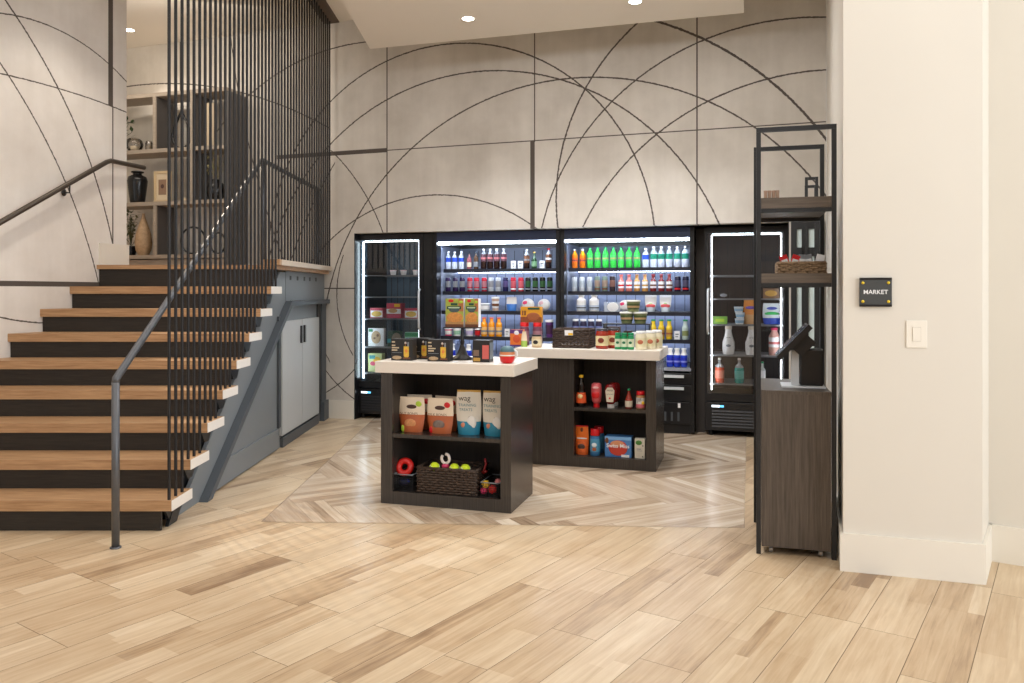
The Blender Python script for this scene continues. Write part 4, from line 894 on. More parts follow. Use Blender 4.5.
# fridge (right) stock
def f2p(px, k, v=.17): return UF.at(px, v, FZ2[k]+.001)
g = g_box('butter_box', 'small black box on the second shelf of the right fridge', 'box', .12, .06, .06, BLKB, [('o', .5, .5, .3, .3, GREYT)]); place(g, f2p(723.5, 1))
g = g_box('butter_box', 'flat green box on the middle shelf of the right fridge', 'box', .145, .08, .075, M('leaf_box', 120, 170, 70), [(.2, .8, .3, .7, LIME)]); place(g, f2p(719.8, 2))
base = FZ2[2]+.001
for k, lab in enumerate(('bottom tub of the stack of three white tubs in the right fridge', 'middle tub of the stack of three white tubs in the right fridge', 'top tub of the stack of three white tubs in the right fridge')):
    if k == 0: tub = g_cup('yogurt_tub', lab, 'tub', .058, .036, .045, WHT, M('tub_lid', 200, 220, 240), M('tub_print', 150, 190, 220), 'stacked white tubs'); place(tub, UF.at(739.5, .17, base))
    else: dup(tub, UF.at(739.5+(.6 if k == 1 else -.8), .17, base+k*.0585), -YAW, lab)
g = g_bag('snack_bag', 'orange and purple snack bag behind the shelf post in the right fridge', 'bag', .14, .08, .24, M('bag_orange', 220, 140, 60), M('bag_tan', 206, 160, 110), .45, [(.5, .68, .4, .07, M('bag_purple', 110, 80, 170))], wt=.95, wb=.9); place(g, f2p(751, 2, .2))
g = g_bag('snack_bag', 'blue, green and white snack bag in the right fridge', 'bag', .17, .08, .21, M('bag_white', 220, 230, 236), BLU, .3, [(.5, .5, .42, .09, M('bag_green', 60, 190, 100)), (.5, .75, .3, .08, M('bag_navy', 70, 90, 190))], wt=.95, wb=.9); place(g, f2p(772, 2, .2))
g = g_box('snack_box', 'brown snack box on the second shelf, right side of the right fridge', 'box', .15, .08, .10, M('snack_brown', 120, 90, 66), [('o', .5, .5, .4, .3, GOLD)]); place(g, f2p(771, 1, .2))
def mk_milk(lab, grp, m=None):
    t = thing('milk_bottle', lab, 'bottle', group=grp); h = .285; r = .06
    m_ = MB(); m_.lathe([(r*.8, 0), (r*.9, .01), (r, .06), (r, .12), (r*.62, .19), (r*.5, .23), (r*.5, h*.88)], WHT, 18); m_.build('body', t)
    m_ = MB(); m_.lathe([(r*.56, h*.88), (r*.56, h*.99), (r*.5, h)], M('cap_cream', 226, 216, 200), 16); m_.build('cap', t)
    m_ = MB(); m_.ball((0, -r*.86, .09), .02, GREYT, (1.2, .6, .9)); m_.box(-.02, .02, -r*.72, -r*.6, .165, .172, GREYT); m_.build('print', t); return t
row(mk_milk, ('', 'white milk bottles'), 'in the right fridge', [728.5, 751.5], UF, .17, FZ2[3]+.001, 'white milk bottles')
g = g_bottle('smoothie_bottle', 'pink bottle on the fourth shelf, right side of the right fridge', 'bottle', .27, .052, M('peach_bottle', 220, 170, 156, .3), PAPER, PINK, nr=.5, shoulder=.7, lz0=.3, lz1=.66, lab2=M('peach2', 200, 110, 110)); place(g, f2p(774.3, 3))
zb2 = UF.z(735, 383.5, .12); DRO = M('orange_dressing', 236, 100, 70, .2); DRT = M('teal_dressing', 20, 160, 150, .2)
m_ = MB(); m_.box(.045, fw2-.045, .07, .6, zb2-.012, zb2, GREYT); m_.build('shelf', f2)
for px, m1, lab in ((719.6, DRO, 'orange bottle on the lowest shelf of the right fridge'), (739.2, DRT, 'teal bottle on the lowest shelf of the right fridge')):
    g = g_bottle('tea_bottle', lab, 'bottle', .25, .045, CLR, M('dress_lab_'+lab[:2], 240, 150, 130) if m1 is DRO else M('dress_lab_t', 60, 180, 176), WHT, nr=.28, shoulder=.62, neck=.78, lz0=.18, lz1=.5, liquid=m1); place(g, UF.at(px, .16, zb2+.001))
g = g_bottle('dressing_bottle', 'small white bottle with green cap low in the right fridge', 'bottle', .22, .03, M('white_bottle2', 200, 206, 204), PAPER, GRN, shoulder=.6, neck=.75); place(g, UF.at(762.3, .16, zb2+.001))

# ------------------------------------------------------------------ islands
def island(fr, w, d, o0, o1, desc, shelf_z, bot_z, slabover=.03, group='display islands'):
    t = thing('display_island', desc, 'display island', fr.w(0), -fr.a, group)
    h = .88; th = .02
    # carcass with an opening between o0 and o1
    m_ = MB(); m_.box(0, o0, 0, th, .001, h, LAM); m_.box(o1, w, 0, th, .001, h, LAM); m_.box(o0, o1, 0, th, .001, bot_z, LAM); m_.build('face_frame', t)
    m_ = MB(); m_.box(0, th, th, d, .001, h, LAM); m_.build('side_panel', t)
    m_ = MB(); m_.box(w-th, w, th, d, .001, h, LAM); m_.build('side_panel', t)
    m_ = MB(); m_.box(th, w-th, d-th, d, .001, h, LAM); m_.build('back_panel', t)
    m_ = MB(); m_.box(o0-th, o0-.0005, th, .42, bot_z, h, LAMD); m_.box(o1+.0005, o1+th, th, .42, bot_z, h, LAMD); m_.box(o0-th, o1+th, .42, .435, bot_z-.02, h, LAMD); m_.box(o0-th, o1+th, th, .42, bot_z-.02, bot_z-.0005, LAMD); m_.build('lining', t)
    m_ = MB(); m_.box(o0, o1, .004, .419, shelf_z-.025, shelf_z, LAM); m_.build('shelf', t)
    m_ = MB(); m_.bbox(-slabover, w+slabover, -slabover, d+slabover, h+.0005, .957, SLAB, .003); m_.build('countertop', t)
    return t
w1 = .914
o0 = I1.u(392.3); o1 = I1.u(500.5)
island(I1, w1, .53, o0, o1, 'nearer low display island with white top holding pet treats and toys', .472, .085)
# rear island: origin at its left end
u_l = -1.13; I2b = Frame(*(I2.w(u_l)[:2]), YAW)
o2, o3 = I2b.u(573.8), I2b.u(646)
sz2 = I2b.z(600, 408.5); bz2 = I2b.z(600, 457.5)
island(I2b, 1.13, .60, o2, o3, 'farther low display island with white top holding sauces and groceries', sz2, bz2)
m_ = MB()
# ---- nearer island: pouches
PT = M('pouch_cream', 226, 208, 184, .45); PO = M('pouch_rust', 176, 92, 50, .45); PL = M('pouch_emblem', 70, 42, 34)
def mk_treat(lab, deco):
    t = g_bag('treat_bag', lab, 'bag', .195, .085, .235, PT, PO, .5, [(.5, .72, .20, .065, PL), (.78, .80, .12, .09, deco), (.5, .26, .22, .13, MN('jerky', 206, 140, 90) if deco is LIME else MN('dogface', 120, 104, 96)), (.18, .1, .07, .1, deco)], [('WASTE NOT', .018, BRN, .5, .56)] if False else [], wt=.90, wb=.78)
    text('NUT BONES' if deco is LIME else 'MILK BONES', .024, BRN, t, (0, -.014, .130)); return t
ZS = .4725
g = mk_treat('cream and rust treat bag with green corner, far left of the shelf', LIME); place(g, I1.at(409.5, .07, ZS), -I1.a)
g = mk_treat('cream and rust treat bag with red corner, second on the shelf', RED); place(g, I1.at(438, .07, ZS), -I1.a)
dup(g, I1.at(443.5, .18, ZS), -I1.a-.15, 'rust treat bag standing behind the red-cornered bag')
dup(g, I1.at(418, .2, ZS), -I1.a+.15, 'rust treat bag standing behind the green-cornered bag')
BT = M('bag_pale', 214, 206, 192, .45); BB = M('bag_teal_bottom', 40, 128, 156, .45)
def mk_wag(lab, w):
    t = g_bag('training_treat_bag', lab, 'bag', w, .085, .295, BT, BB, .34, [(.66, .28, .2, .15, M('dog_white', 224, 220, 214)), (.58, .36, .08, .06, BRN), (.28, .22, .1, .06, M('coral_print', 206, 130, 100))], wt=.96, wb=.86, gold=GOLD)
    text('wag', .052, BLKB, t, (-.02, -.002, .245)); text('TRAINING', .026, M('teal_letter', 60, 116, 128), t, (0, -.006, .2)); text('TREATS', .026, MATS['teal_letter'], t, (-.01, -.01, .17)); return t
g = mk_wag('pale blue-bottomed training treat bag, third on the island shelf', .165); place(g, I1.at(467.5, .08, ZS), -I1.a+.12)
g = mk_wag('pale blue-bottomed training treat bag, far right of the island shelf', .165); place(g, I1.at(492.5, .08, ZS), -I1.a-.05)
# baskets
def woven(t, w, d, h, m, rows, r=.006, name='weave'):
    m_ = MB()
    for k in range(rows):
        z = r+k*(h-r*2)/(rows-1); pts = []; n = 14
        def edge(ax, ay, bx, by, n):
            for i in range(n):
                f = i/n; x = ax+(bx-ax)*f; y = ay+(by-ay)*f; off = r*.8*math.cos(PI*(i+k)); nx_, ny_ = (by-ay), -(bx-ax); L_ = math.hypot(nx_, ny_); pts.append((x+nx_/L_*off, y+ny_/L_*off, z+r*.3*math.sin(PI*i)))
        nxn = max(4, int(w/.028)); nyn = max(4, int(d/.028)); nxn += nxn % 2; nyn += nyn % 2
        edge(-w/2, 0, w/2, 0, nxn); edge(w/2, 0, w/2, d, nyn); edge(w/2, d, -w/2, d, nxn); edge(-w/2, d, -w/2, 0, nyn)
        m_.tube(pts, r*1.05, m, 6, True)
    m_.box(-w/2, w/2, 0, d, 0, .004, m); n = int(w/.03)
    for i in range(n+1): x = -w/2+w*i/n; m_.tube([(x, 0, .002), (x, 0, h)], r*.6, m, 5); m_.tube([(x, d, .002), (x, d, h)], r*.6, m, 5)
    m_.build(name, t)
    m_ = MB(); q = [(-w/2, 0, h), (w/2, 0, h), (w/2, d, h), (-w/2, d, h)]
    for i in range(4): m_.tube([q[i], q[(i+1) % 4]], r*1.2, m, 6)
    m_.build('rim', t)
ZB = .0855
t = thing('wicker_basket', 'dark woven basket with tennis balls in the island, lower compartment', 'basket', I1.at(446.5, .03, ZB), -I1.a); woven(t, .41, .25, .165, WICK, 10, .008)
TEN = M('tennis_yellow', 206, 226, 40, .8)
for px, lab in ((434.5, 'leftmost tennis ball in the dark basket, left of the rope toy'), (454.3, 'middle tennis ball in the dark basket, right of the rope toy'), (465.2, 'rightmost tennis ball in the dark basket')):
    t = thing('tennis_ball', lab, 'tennis ball', I1.at(px, .06, .252), -I1.a, 'tennis balls in the dark basket')
    MB().ball((0, 0, 0), .034, TEN, seg=20, rings=14).build('felt', t)
    MB().tube([(.0345*math.cos(a)*math.cos(.5*math.sin(2*a)), .0345*math.sin(a)*math.cos(.5*math.sin(2*a)), .0345*math.sin(.5*math.sin(2*a))) for a in [2*PI*i/32 for i in range(32)]], .0012, PAPER, 4, True).build('seam', t)
t = thing('rope_toy', 'white and pink knotted dog toy sticking out of the dark basket', 'dog toy', I1.at(445.5, .08, .185), -I1.a)
MB().tube([(0, 0, .155+.035*0)]+[(.028*math.cos(a), 0, .125+.032*math.sin(a)) for a in [PI/2-2*PI*i/14 for i in range(1, 13)]], .010, M('rope_white', 226, 214, 206, .8), 7).build('loop', t)
MB().ball((0, 0, .075), .024, PINK, (1.1, .8, .7)).tube([(0, 0, .0), (0, 0, .075)], .01, PINK, 6).build('knot', t)
RUB = M('red_rubber', 206, 30, 24, .35)
t = tag(MB().tube([(.042*math.cos(a), .0, .042*math.sin(a)) for a in [2*PI*i/28 for i in range(28)]], .0215, RUB, 12, True).build('ring_toy', loc=I1.at(404.8, .09, ZB+.148), rz=-I1.a+.1), 'red rubber ring toy leaning in the left wire basket', 'dog toy')
t.rotation_euler[0] = -.35
def wirebasket(px, v, w, d, h, lab):
    t = thing('wire_basket', lab, 'basket', I1.at(px, v, ZB), -I1.a, 'black wire baskets in the island'); m_ = MB(); r = .0014
    for k in range(int(h/.014)+1):
        z = .003+k*.014; q = [(-w/2, 0, z), (w/2, 0, z), (w/2, d, z), (-w/2, d, z)]
        for i in range(4): m_.tube([q[i], q[(i+1) % 4]], r, BLK, 4)
    n = int(w/.016)
    for i in range(n+1): x = -w/2+w*i/n; m_.tube([(x, 0, 0.002), (x, 0, h)], r, BLK, 4); m_.tube([(x, d, .002), (x, d, h)], r, BLK, 4)
    for i in range(9): y = d*i/8; m_.tube([(-w/2, y, h), (-w/2, y, .002), (w/2, y, .002), (w/2, y, h)], r, BLK, 4)
    m_.build('mesh', t); m_ = MB(); q = [(-w/2, 0, h), (w/2, 0, h), (w/2, d, h), (-w/2, d, h)]
    for i in range(4): m_.tube([q[i], q[(i+1) % 4]], .0035, GREYT, 6)
    m_.build('rim', t); return t
wirebasket(403.2, .03, .132, .24, .11, 'black wire basket left of the dark woven basket'); wirebasket(489.8, .03, .125, .24, .095, 'black wire basket right of the dark woven basket')
tag(MB().ball((0, 0, .032), .032, NAVY, (1.2, 1, .8)).ball((.03, 0, .04), .014, BLU).build('rubber_toy', loc=I1.at(404, .12, ZB+.0055), rz=-I1.a), 'dark blue rubber toy inside the left wire basket', 'dog toy')
for px, v, z, r, m1, lab in ((485.8, .07, ZB+.075, .028, YEL, 'yellow spiky ball in the right wire basket'), (483.8, .07, ZB+.034, .026, PINK, 'pink spiky ball in the right wire basket'), (492.6, .07, ZB+.045, .030, RUB, 'red spiky ball in the right wire basket'), (498, .12, ZB+.085, .022, M('ball_pinkwhite', 226, 140, 140), 'pale pink ball at the back of the right wire basket')):
    t = thing('spiky_ball', lab, 'dog toy', I1.at(px, v, z), -I1.a, 'spiky balls in the right wire basket'); MB().ball((0, 0, 0), r*.86, m1).build('ball', t)
    m_ = MB(); rnd = random.Random(3)
    for i in range(26):
        zz = 1-2*(i+.5)/26; a = i*2.4; s_ = math.sqrt(1-zz*zz); m_.ball((r*.88*s_*math.cos(a), r*.88*s_*math.sin(a), r*.88*zz), r*.16, m1, seg=6, rings=4)
    m_.build('nub', t)
tag(MB().tube([(-.03, 0, .0), (-.012, 0, .05), (.01, 0, .03), (.028, 0, .10), (.02, 0, .13)], .008, M('dark_red_toy', 130, 24, 26, .5), 7).tube([(.005, 0, .04), (.035, 0, .045)], .008, MATS['dark_red_toy'], 6).build('rope_toy', loc=I1.at(482, .13, ZB+.10), rz=-I1.a), 'dark red rope toy sticking up behind the right wire basket', 'dog toy')
# ---- nearer island: top
TZ = .9575
BXK = M('granola_black', 32, 30, 30, .4); JAR_Y = MN('jar_yellow', 216, 172, 60); JAR_P = M('jar_pink', 200, 96, 90); TXT = M('label_text_tan', 200, 180, 150)
def mk_gran(lab, jm, grp='black granola boxes'):
    return g_box('granola_box', lab, 'box', .158, .075, .145, BXK, [('o', .28, .13, .22, .09, MN('oats', 176, 150, 116)), (.60, .84, .24, .66, jm), ('o', .72, .22, .12, .08, jm), ('o', .72, .45, .07, .09, M('peach_print', 216, 130, 60)), ('o', .68, .82, .05, .06, M('spoon_pale', 200, 186, 176)), (.66, .70, .66, .8, BRN), (.77, .84, .66, .86, GREYT), (.58, .9, .07, .15, BRN),
        (.05, .19, .83, .89, TXT), (.05, .21, .67, .73, TXT), (.05, .38, .56, .62, TXT), (.05, .3, .45, .51, TXT), (.05, .52, .355, .37, GREYT)], group=grp)
g = mk_gran('black granola box with yellow jar, leftmost on the nearer island', JAR_Y); place(g, I1.at(401.6, .07, TZ), -I1.a)
g2 = dup(g, I1.at(419.5, .20, TZ), -I1.a-.05, 'black granola box half hidden behind two others on nearer island')
g2 = dup(g, I1.at(438.3, .07, TZ), -I1.a+.03, 'black granola box with yellow jar, right of the hidden one, left of stand')
g = g_box('granola_box', 'black box with pink jar right of the black stand', 'box', .118, .085, .145, BXK, [(.05, .38, .28, .55, M('brownish', 120, 96, 80)), (.58, .96, .15, .78, JAR_P), (.05, .45, .04, .2, GOLD)]); place(g, I1.at(481, .09, TZ), -I1.a)
m_ = MB(); m_.box(.0592, .0598, .006, .078, .02, .13, M('facts_grey', 110, 124, 134)); m_.build('side_print', g)
# pedestal stand with two green snack boxes
stz = I1.z(462, 327, .26)
t = thing('display_stand', 'black pedestal stand holding two green snack boxes', 'stand', I1.at(462.3, .26, TZ), -I1.a)
m_ = MB(); m_.lathe([(.075, 0), (.072, .012), (.04, .03), (.022, .075), (.014, .1)], BLKB, 20); m_.build('base', t)
m_ = MB(); m_.lathe([(.012, .1), (.016, .12), (.011, .14), (.011, stz-TZ-.008)], BLKB, 12); m_.build('pole', t)
m_ = MB(); m_.bbox(-.12, .12, -.055, .065, stz-TZ-.008, stz-TZ, BLKB, .002); m_.build('tray', t)
def mk_snack(lab, w):
    return g_box('snack_box', lab, 'box', w, .055, .195, PAPER, [(.0, 1, .0, 1, MN('crackers_green', 160, 170, 70, .15, 30)), (.72, 1, .55, 1, MN('cracker_rust', 176, 112, 66)), (0, 1, .0, .10, BRN), (0, 1, .10, .2, MN('cracker_tan', 180, 134, 80)), ('o', .5, .33, .49, .2, MN('cracker_gold', 206, 140, 70, .45, 90)), ('o', .3, .92, .16, .055, RED), (.08, .86, .62, .73, DKG), ('o', .48, .6, .3, .09, M('slate_print', 70, 90, 92)), (.16, .78, .66, .70, M('mint_letter', 190, 210, 180)), (.3, .66, .76, .84, DKG), ('o', .85, .88, .12, .05, LIME)], group='green snack boxes on the stand')
g = mk_snack('left green and orange snack box on the black stand', .132); place(g, I1.at(454.6, .23, stz+.0005), -I1.a)
g = mk_snack('right green and orange snack box on the black stand', .095); place(g, I1.at(471.7, .235, stz+.0005), -I1.a)
# painted round tub (no character)
t = thing('round_tub', 'small round painted tub, teal, orange and red, at the island corner', 'tub', I1.at(507.3, .08, TZ), -I1.a)
m_ = MB(); m_.lathe([(.03, 0), (.045, .012), (.05, .035), (.05, .045)], RED, 18); m_.lathe([(.05, .045), (.051, .06), (.048, .075)], M('tub_orange', 210, 130, 80), 18); m_.build('bowl', t)
m_ = MB(); m_.lathe([(.049, .0755), (.044, .095), (.028, .108), (.008, .112)], M('tub_teal', 70, 104, 112), 18); m_.build('lid', t)
m_ = MB(); m_.lathe([(.0512, .05), (.0518, .056)], PAPER, 18, cap=False); m_.tube([(.05, 0, .03), (.068, 0, .05), (.066, 0, .075), (.048, 0, .09)], .005, PAPER, 6); m_.build('handle', t)

# ---- farther island: inside items (v depth from face)
def i2(px, v, z): return I2b.at(px, v, z)
zz = sz2+.001; zb_ = bz2+.0005; vI = .08
g = thing('syrup_bottle', 'dark syrup bottle with yellow cap on the farther island shelf', 'bottle', i2(581.2, vI, zz), -YAW)
m_ = MB(); m_.lathe([(.034, 0), (.042, .02), (.042, .07), (.033, .12), (.026, .15), (.03, .17), (.016, .2), (.010, .235)], M('syrup', 32, 22, 16, .15), 14); m_.build('body', g)
m_ = MB(); m_.lathe([(.018, .236), (.018, .255), (.012, .258)], YEL, 12); m_.build('cap', g); m_ = MB(); m_.lathe([(.0435, .03), (.0428, .075), (.036, .115)], M('syrup_label', 226, 90, 40), 14, cap=False); m_.ball((0, -.038, .085), .022, M('syrup_cream', 236, 206, 150), (1, .4, .9)); m_.build('label_band', g)
g = thing('squeeze_bottle', 'pale red squeeze bottle standing on its cap on the island shelf', 'bottle', i2(596.5, vI, zz), -YAW)
m_ = MB(); m_.lathe([(.022, .03), (.036, .045), (.042, .09), (.044, .15), (.040, .185), (.025, .195)], M('strawberry', 206, 90, 96, .3), 14); m_.build('body', g)
m_ = MB(); m_.lathe([(.026, 0), (.024, .03)], RED, 12); m_.build('cap', g); m_ = MB(); m_.ball((0, -.036, .10), .034, RED, (1, .3, .9)); m_.ball((0, -.042, .16), .02, M('pink_pale', 226, 170, 170), (1.3, .2, .5)); m_.build('label_print', g)
g = thing('ketchup_bottle', 'dark red ketchup bottle with white cap and shield label', 'bottle', i2(610.8, vI, zz), -YAW)
m_ = MB(); m_.lathe([(.024, .028), (.040, .045), (.047, .09), (.05, .14), (.042, .18), (.026, .19)], M('ketchup', 120, 24, 24, .25), 16); m_.build('body', g)
m_ = MB(); m_.lathe([(.03, 0), (.028, .028)], WHT, 14); m_.build('cap', g)
m_ = MB(); m_.add([(x, -.0505, z) for x, z in [(-.026, .05), (.026, .05), (.036, .14), (.02, .165), (-.02, .165), (-.036, .14)]]+[(x, -.035, z) for x, z in [(-.026, .05), (.026, .05), (.036, .14), (.02, .165), (-.02, .165), (-.036, .14)]], [(0, 1, 2, 3, 4, 5), (0, 6, 7, 1), (1, 7, 8, 2), (2, 8, 9, 3), (3, 9, 10, 4), (4, 10, 11, 5), (5, 11, 6, 0)], M('shield_cream', 214, 206, 186)); m_.ball((0, -.051, .08), .008, RED, (1, .2, 1)); m_.build('label_shield', g)
text('HEINZ', .018, BLKB, g, (0, -.0512, .142)); text('KETCHUP', .013, GREYD, g, (0, -.0512, .112))
dup(g, i2(614.5, vI+.13, zz), -YAW-.3, 'dark red ketchup bottle standing behind the front ketchup bottle')
g = g_bottle('hot_sauce_bottle', 'small hot sauce bottle with green cap between ketchup and peanut butter', 'bottle', .155, .031, M('chili_red', 150, 50, 34, .25), M('sauce_label', 222, 212, 190), GRN, nr=.3, shoulder=.42, neck=.8, lz0=.08, lz1=.4); place(g, i2(628.8, vI, zz))
g = g_jar('peanut_butter_jar', 'peanut butter jar with red lid at the right end of shelf', 'jar', .14, .037, M('peanut', 176, 130, 84), RED, M('pb_white', 226, 222, 214), None, .2); place(g, i2(640.7, vI, zz)); m_ = MB(); m_.lathe([(.0382, .012), (.0382, .04)], M('pb_pink', 216, 110, 120), 16, cap=False); m_.ball((.02, -.032, .05), .014, YEL, (1, .4, 1)); m_.build('label_stripe', g); text('JIF', .036, NAVY, g, (-.006, -.0386, .072))
g = g_bag('coffee_bag', 'orange coffee bag at the left of the farther island bottom shelf', 'bag', .105, .075, .235, ORG, MN('coffee_orange', 214, 96, 34), .5, [(.5, .28, .3, .1, M('coffee_brown', 70, 50, 46)), (.5, .56, .44, .03, PAPER), (.5, .85, .12, .08, BRN)], wt=.98, wb=.95, gold=RED); place(g, i2(581, .05, zb_))
g = g_jar('creamer_canister', 'blue creamer canister with red lid on the bottom shelf', 'jar', .215, .043, M('creamer_blue', 50, 110, 160), RED, M('creamer_lightblue', 80, 150, 186), None, .24, M('creamer_white', 220, 226, 230)); place(g, i2(595.2, vI, zb_)); m_ = MB(); m_.ball((0, -.04, .055), .018, M('cookie', 170, 90, 50), (1, .3, 1)); m_.build('printed_cookie', g)
dup(g, i2(599, vI+.13, zb_), -YAW, 'blue creamer canister with red lid, behind the front canister')
g = g_box('cocoa_box', 'blue hot cocoa box with red oval on the bottom shelf', 'box', .215, .11, .165, M('cocoa_blue', 66, 120, 180), [(0, 1, .85, 1, M('cocoa_pale', 120, 170, 216)), ('o', .5, .45, .36, .38, M('cocoa_red', 196, 60, 44)), ('o', .48, .62, .28, .2, M('cocoa_tan', 206, 140, 100)), (.62, .92, .02, .14, PAPER), ('o', .08, .8, .07, .14, BRN)]); place(g, i2(618, .045, zb_)); text('Swiss Miss', .044, PAPER, g, (0, -.006, .092), bold=.0006)
g = g_box('tea_box', 'narrow white box with green leaf at the right end, bottom shelf', 'box', .082, .06, .158, M('tea_white', 206, 200, 184), [('o', .4, .8, .32, .12, M('tea_leaf', 70, 130, 50)), (.75, .85, .62, .68, BLKB), (.2, .62, .46, .5, GREYT), (.2, .7, .38, .4, GREYT), (.72, .82, .08, .14, BLKB)]); place(g, i2(639.8, .045, zb_))
# ---- farther island: top items
def top2(px, v): return i2(px, v, TZ)
g = g_box('tea_box', 'orange and purple box at the left end of the farther island', 'box', .115, .06, .14, M('tea_orange', 230, 120, 50), [(0, 1, .78, 1, PUR), (0, 1, 0, .08, PUR), ('o', .5, .45, .28, .24, M('tea_deep', 214, 86, 50)), ('o', .5, .82, .2, .14, PAPER)]); place(g, top2(516.5, .20))
ST = [(525, .30), (538, .30)]
row(lambda lab, grp: g_jar('seasoning_jar', lab, 'jar', .20, .042, M('plum_jar', 110, 60, 80, .3), RED, M('plum_label', 150, 110, 120), grp, .18), ('', 'red-lidded jars'), 'on the farther island below the yellow box', [524.5, 537.5], I2b, .34, TZ, 'red-lidded jars')
g = g_jar('spread_jar', 'small cream jar with dark lid in front of a red-lidded jar', 'jar', .105, .043, M('spread_cream', 206, 180, 140), BLKB, M('spread_label', 220, 206, 170), None, .12, BLKB); place(g, top2(536.8, .13))
g = g_bag('squeeze_pouch', 'small green and cream squeeze pouch beside the orange box', 'pouch', .06, .04, .13, CREAM, M('pouch_green2', 150, 180, 80), .4, wt=.5, wb=.95); place(g, top2(523.5, .12))
yz = i2(530, .34, TZ+.2065); 
ybz = TZ+.2005
g = g_box('cracker_box', 'yellow and brown snack box lying across the two red-lidded jars', 'box', .19, .05, .135, M('amber_box', 214, 150, 30), [(.08, .14, .45, .75, BRN), (.18, .26, .45, .75, BRN), (0, 1, 0, .35, MN('amber_brown', 130, 66, 30)), ('o', .6, .35, .32, .28, MN('choco_brown', 150, 84, 44)), (.35, .9, .82, .95, DKG)]); place(g, i2(531, .31, ybz))
t = thing('wicker_basket', 'dark woven basket with white label on the farther island top', 'basket', top2(571, .10), -YAW); woven(t, .30, .26, .15, WICK, 9, .008)
m_ = MB(); m_.box(-.05, .02, -.016, -.012, .105, .148, PAPER); l = m_.build('tag_card', t); m_ = MB(); m_.box(-.02, .018, -.0175, -.0165, .108, .125, YEL); m_.build('tag_print', l)
SAUCE = M('tomato_sauce', 160, 50, 30, .2); 
for px, v, lab in ((602, .12, 'front red pasta sauce jar beside the dark basket'), (613.3, .22, 'rear red pasta sauce jar, right of the front one')):
    if v < .2: sj = g_jar('sauce_jar', lab, 'jar', .165, .052, SAUCE, M('lid_dark', 60, 56, 60, .3), M('sauce_cream', 222, 206, 160), 'pasta sauce jars', .1, M('sauce_emblem', 120, 50, 34)); place(sj, top2(px, v))
    else: dup(sj, top2(px, v), -YAW, lab)
row(lambda lab, grp: g_jar('parmesan_canister', lab, 'canister', .135, .0265, GRN, M('lid_green', 10, 130, 80, .3), M('parm_label', 206, 216, 190), grp, .14, M('parm_band', 20, 110, 70)), ('', 'green cheese canisters'), 'on the farther island top', [618, 624.3, 630.8], I2b, .07, TZ, 'green cheese canisters')
g = g_jar('mayonnaise_jar', 'front left white mayonnaise-style jar on the farther island', 'jar', .15, .045, M('mayo', 232, 224, 196, .35), WHT, M('mayo_label', 226, 218, 180), 'white sauce jars', .12, M('mayo_emblem', 190, 110, 80)); place(g, top2(641, .09))
dup(g, top2(650.8, .19), -YAW, 'middle white sauce jar at the right end of the farther island'); dup(g, top2(657, .30), -YAW, 'rear white sauce jar at the right end of the farther island')
# riser with stacked noodle cups
rz_ = i2(632, .40, 0); rzz = I2b.z(632, 323.5, .40)
t = thing('display_riser', 'black riser shelf carrying stacked noodle cups on the farther island', 'riser', i2(628, .34, TZ), -YAW)
m_ = MB(); m_.box(-.215, .185, 0, .14, rzz-TZ-.008, rzz-TZ, BLKB); m_.build('top', t)
for x in (-.21, .172): m_ = MB(); m_.box(x, x+.008, .01, .13, .001, rzz-TZ-.0085, BLKB); m_.build('leg', t)
NC = M('noodle_cup', 120, 130, 90, .4)
def mk_noodle(lab, grp): return g_cup('noodle_cup', lab, 'cup', .098, .045, .058, NC, M('foil_white', 216, 216, 206), MN('noodle_print', 70, 86, 50), grp, deco=M('noodle_tan', 170, 140, 100))
nc = mk_noodle('lower left noodle cup of the small pyramid on the riser', 'stacked noodle cups'); place(nc, i2(626.8, .40, rzz+.001)); dup(nc, i2(640.2, .40, rzz+.001), -YAW, 'lower right noodle cup of the small pyramid on the riser')
dup(nc, i2(633.3, .40, rzz+.1), -YAW, 'top noodle cup of the small pyramid on the riser')
for px, lab in ((612.5, 'left brown patterned box under the riser on the farther island'), (627.5, 'right brown patterned box under the riser on the farther island')):
    g = g_box('snack_carton', lab, 'box', .12 if px < 620 else .07, .08, .13 if px > 620 else .165, MN('carton_brown', 90, 50, 40), [('o', .5, .6, .36, .22, M('carton_red', 150, 70, 56)), (.1, .9, .1, .3, GREYT)], group='brown cartons'); place(g, i2(px, .43 if px > 620 else .46, TZ))
row(lambda lab, grp: g_cup('clear_cup', lab, 'cup', .125, .03, .036, CLR, WHT, M('cup_grey', 160, 160, 166), grp), ('', 'clear lidded cups'), 'under the riser on the farther island', [636.5, 645.2], I2b, .39, TZ, 'clear lidded cups')

# ------------------------------------------------------------------ metal frame shelf with cabinet and payment terminal
KF = Frame(1.326, 4.342, R(15.6)); kw, kd, kh = .407, .634, 2.312; bt = .024
t = thing('frame_shelf', 'tall black metal frame shelf with two grey-brown shelves beside the column', 'shelf', KF.w(0), -KF.a)
for y in (0, kd-bt):
    m_ = MB(); m_.box(0, bt, y, y+bt, .001, kh-bt-.0005, BLK); m_.build('post', t); m_ = MB(); m_.box(kw-bt, kw, y, y+bt, .001, kh-bt-.0005, BLK); m_.build('post', t)
    m_ = MB(); m_.box(0, kw, y, y+bt, kh-bt, kh, BLK); m_.build('top_rail', t)
for z0, z1 in ((1.872, 1.93), (1.470, 1.521)):
    m_ = MB(); m_.box(bt+.001, kw-bt-.001, .002, kd-.002, z0, z1, LAMH); s_ = m_.build('shelf', t)
    for y in (.004, kd-.028): m_ = MB(); m_.box(bt+.001, kw-bt-.001, y, y+.024, z0-.022, z0-.0005, BLK); m_.build('rail', s_)
cab = thing('cabinet', 'grey-brown wood-grain cabinet inside the black frame shelf', 'cabinet', KF.w(bt+.003), -KF.a)
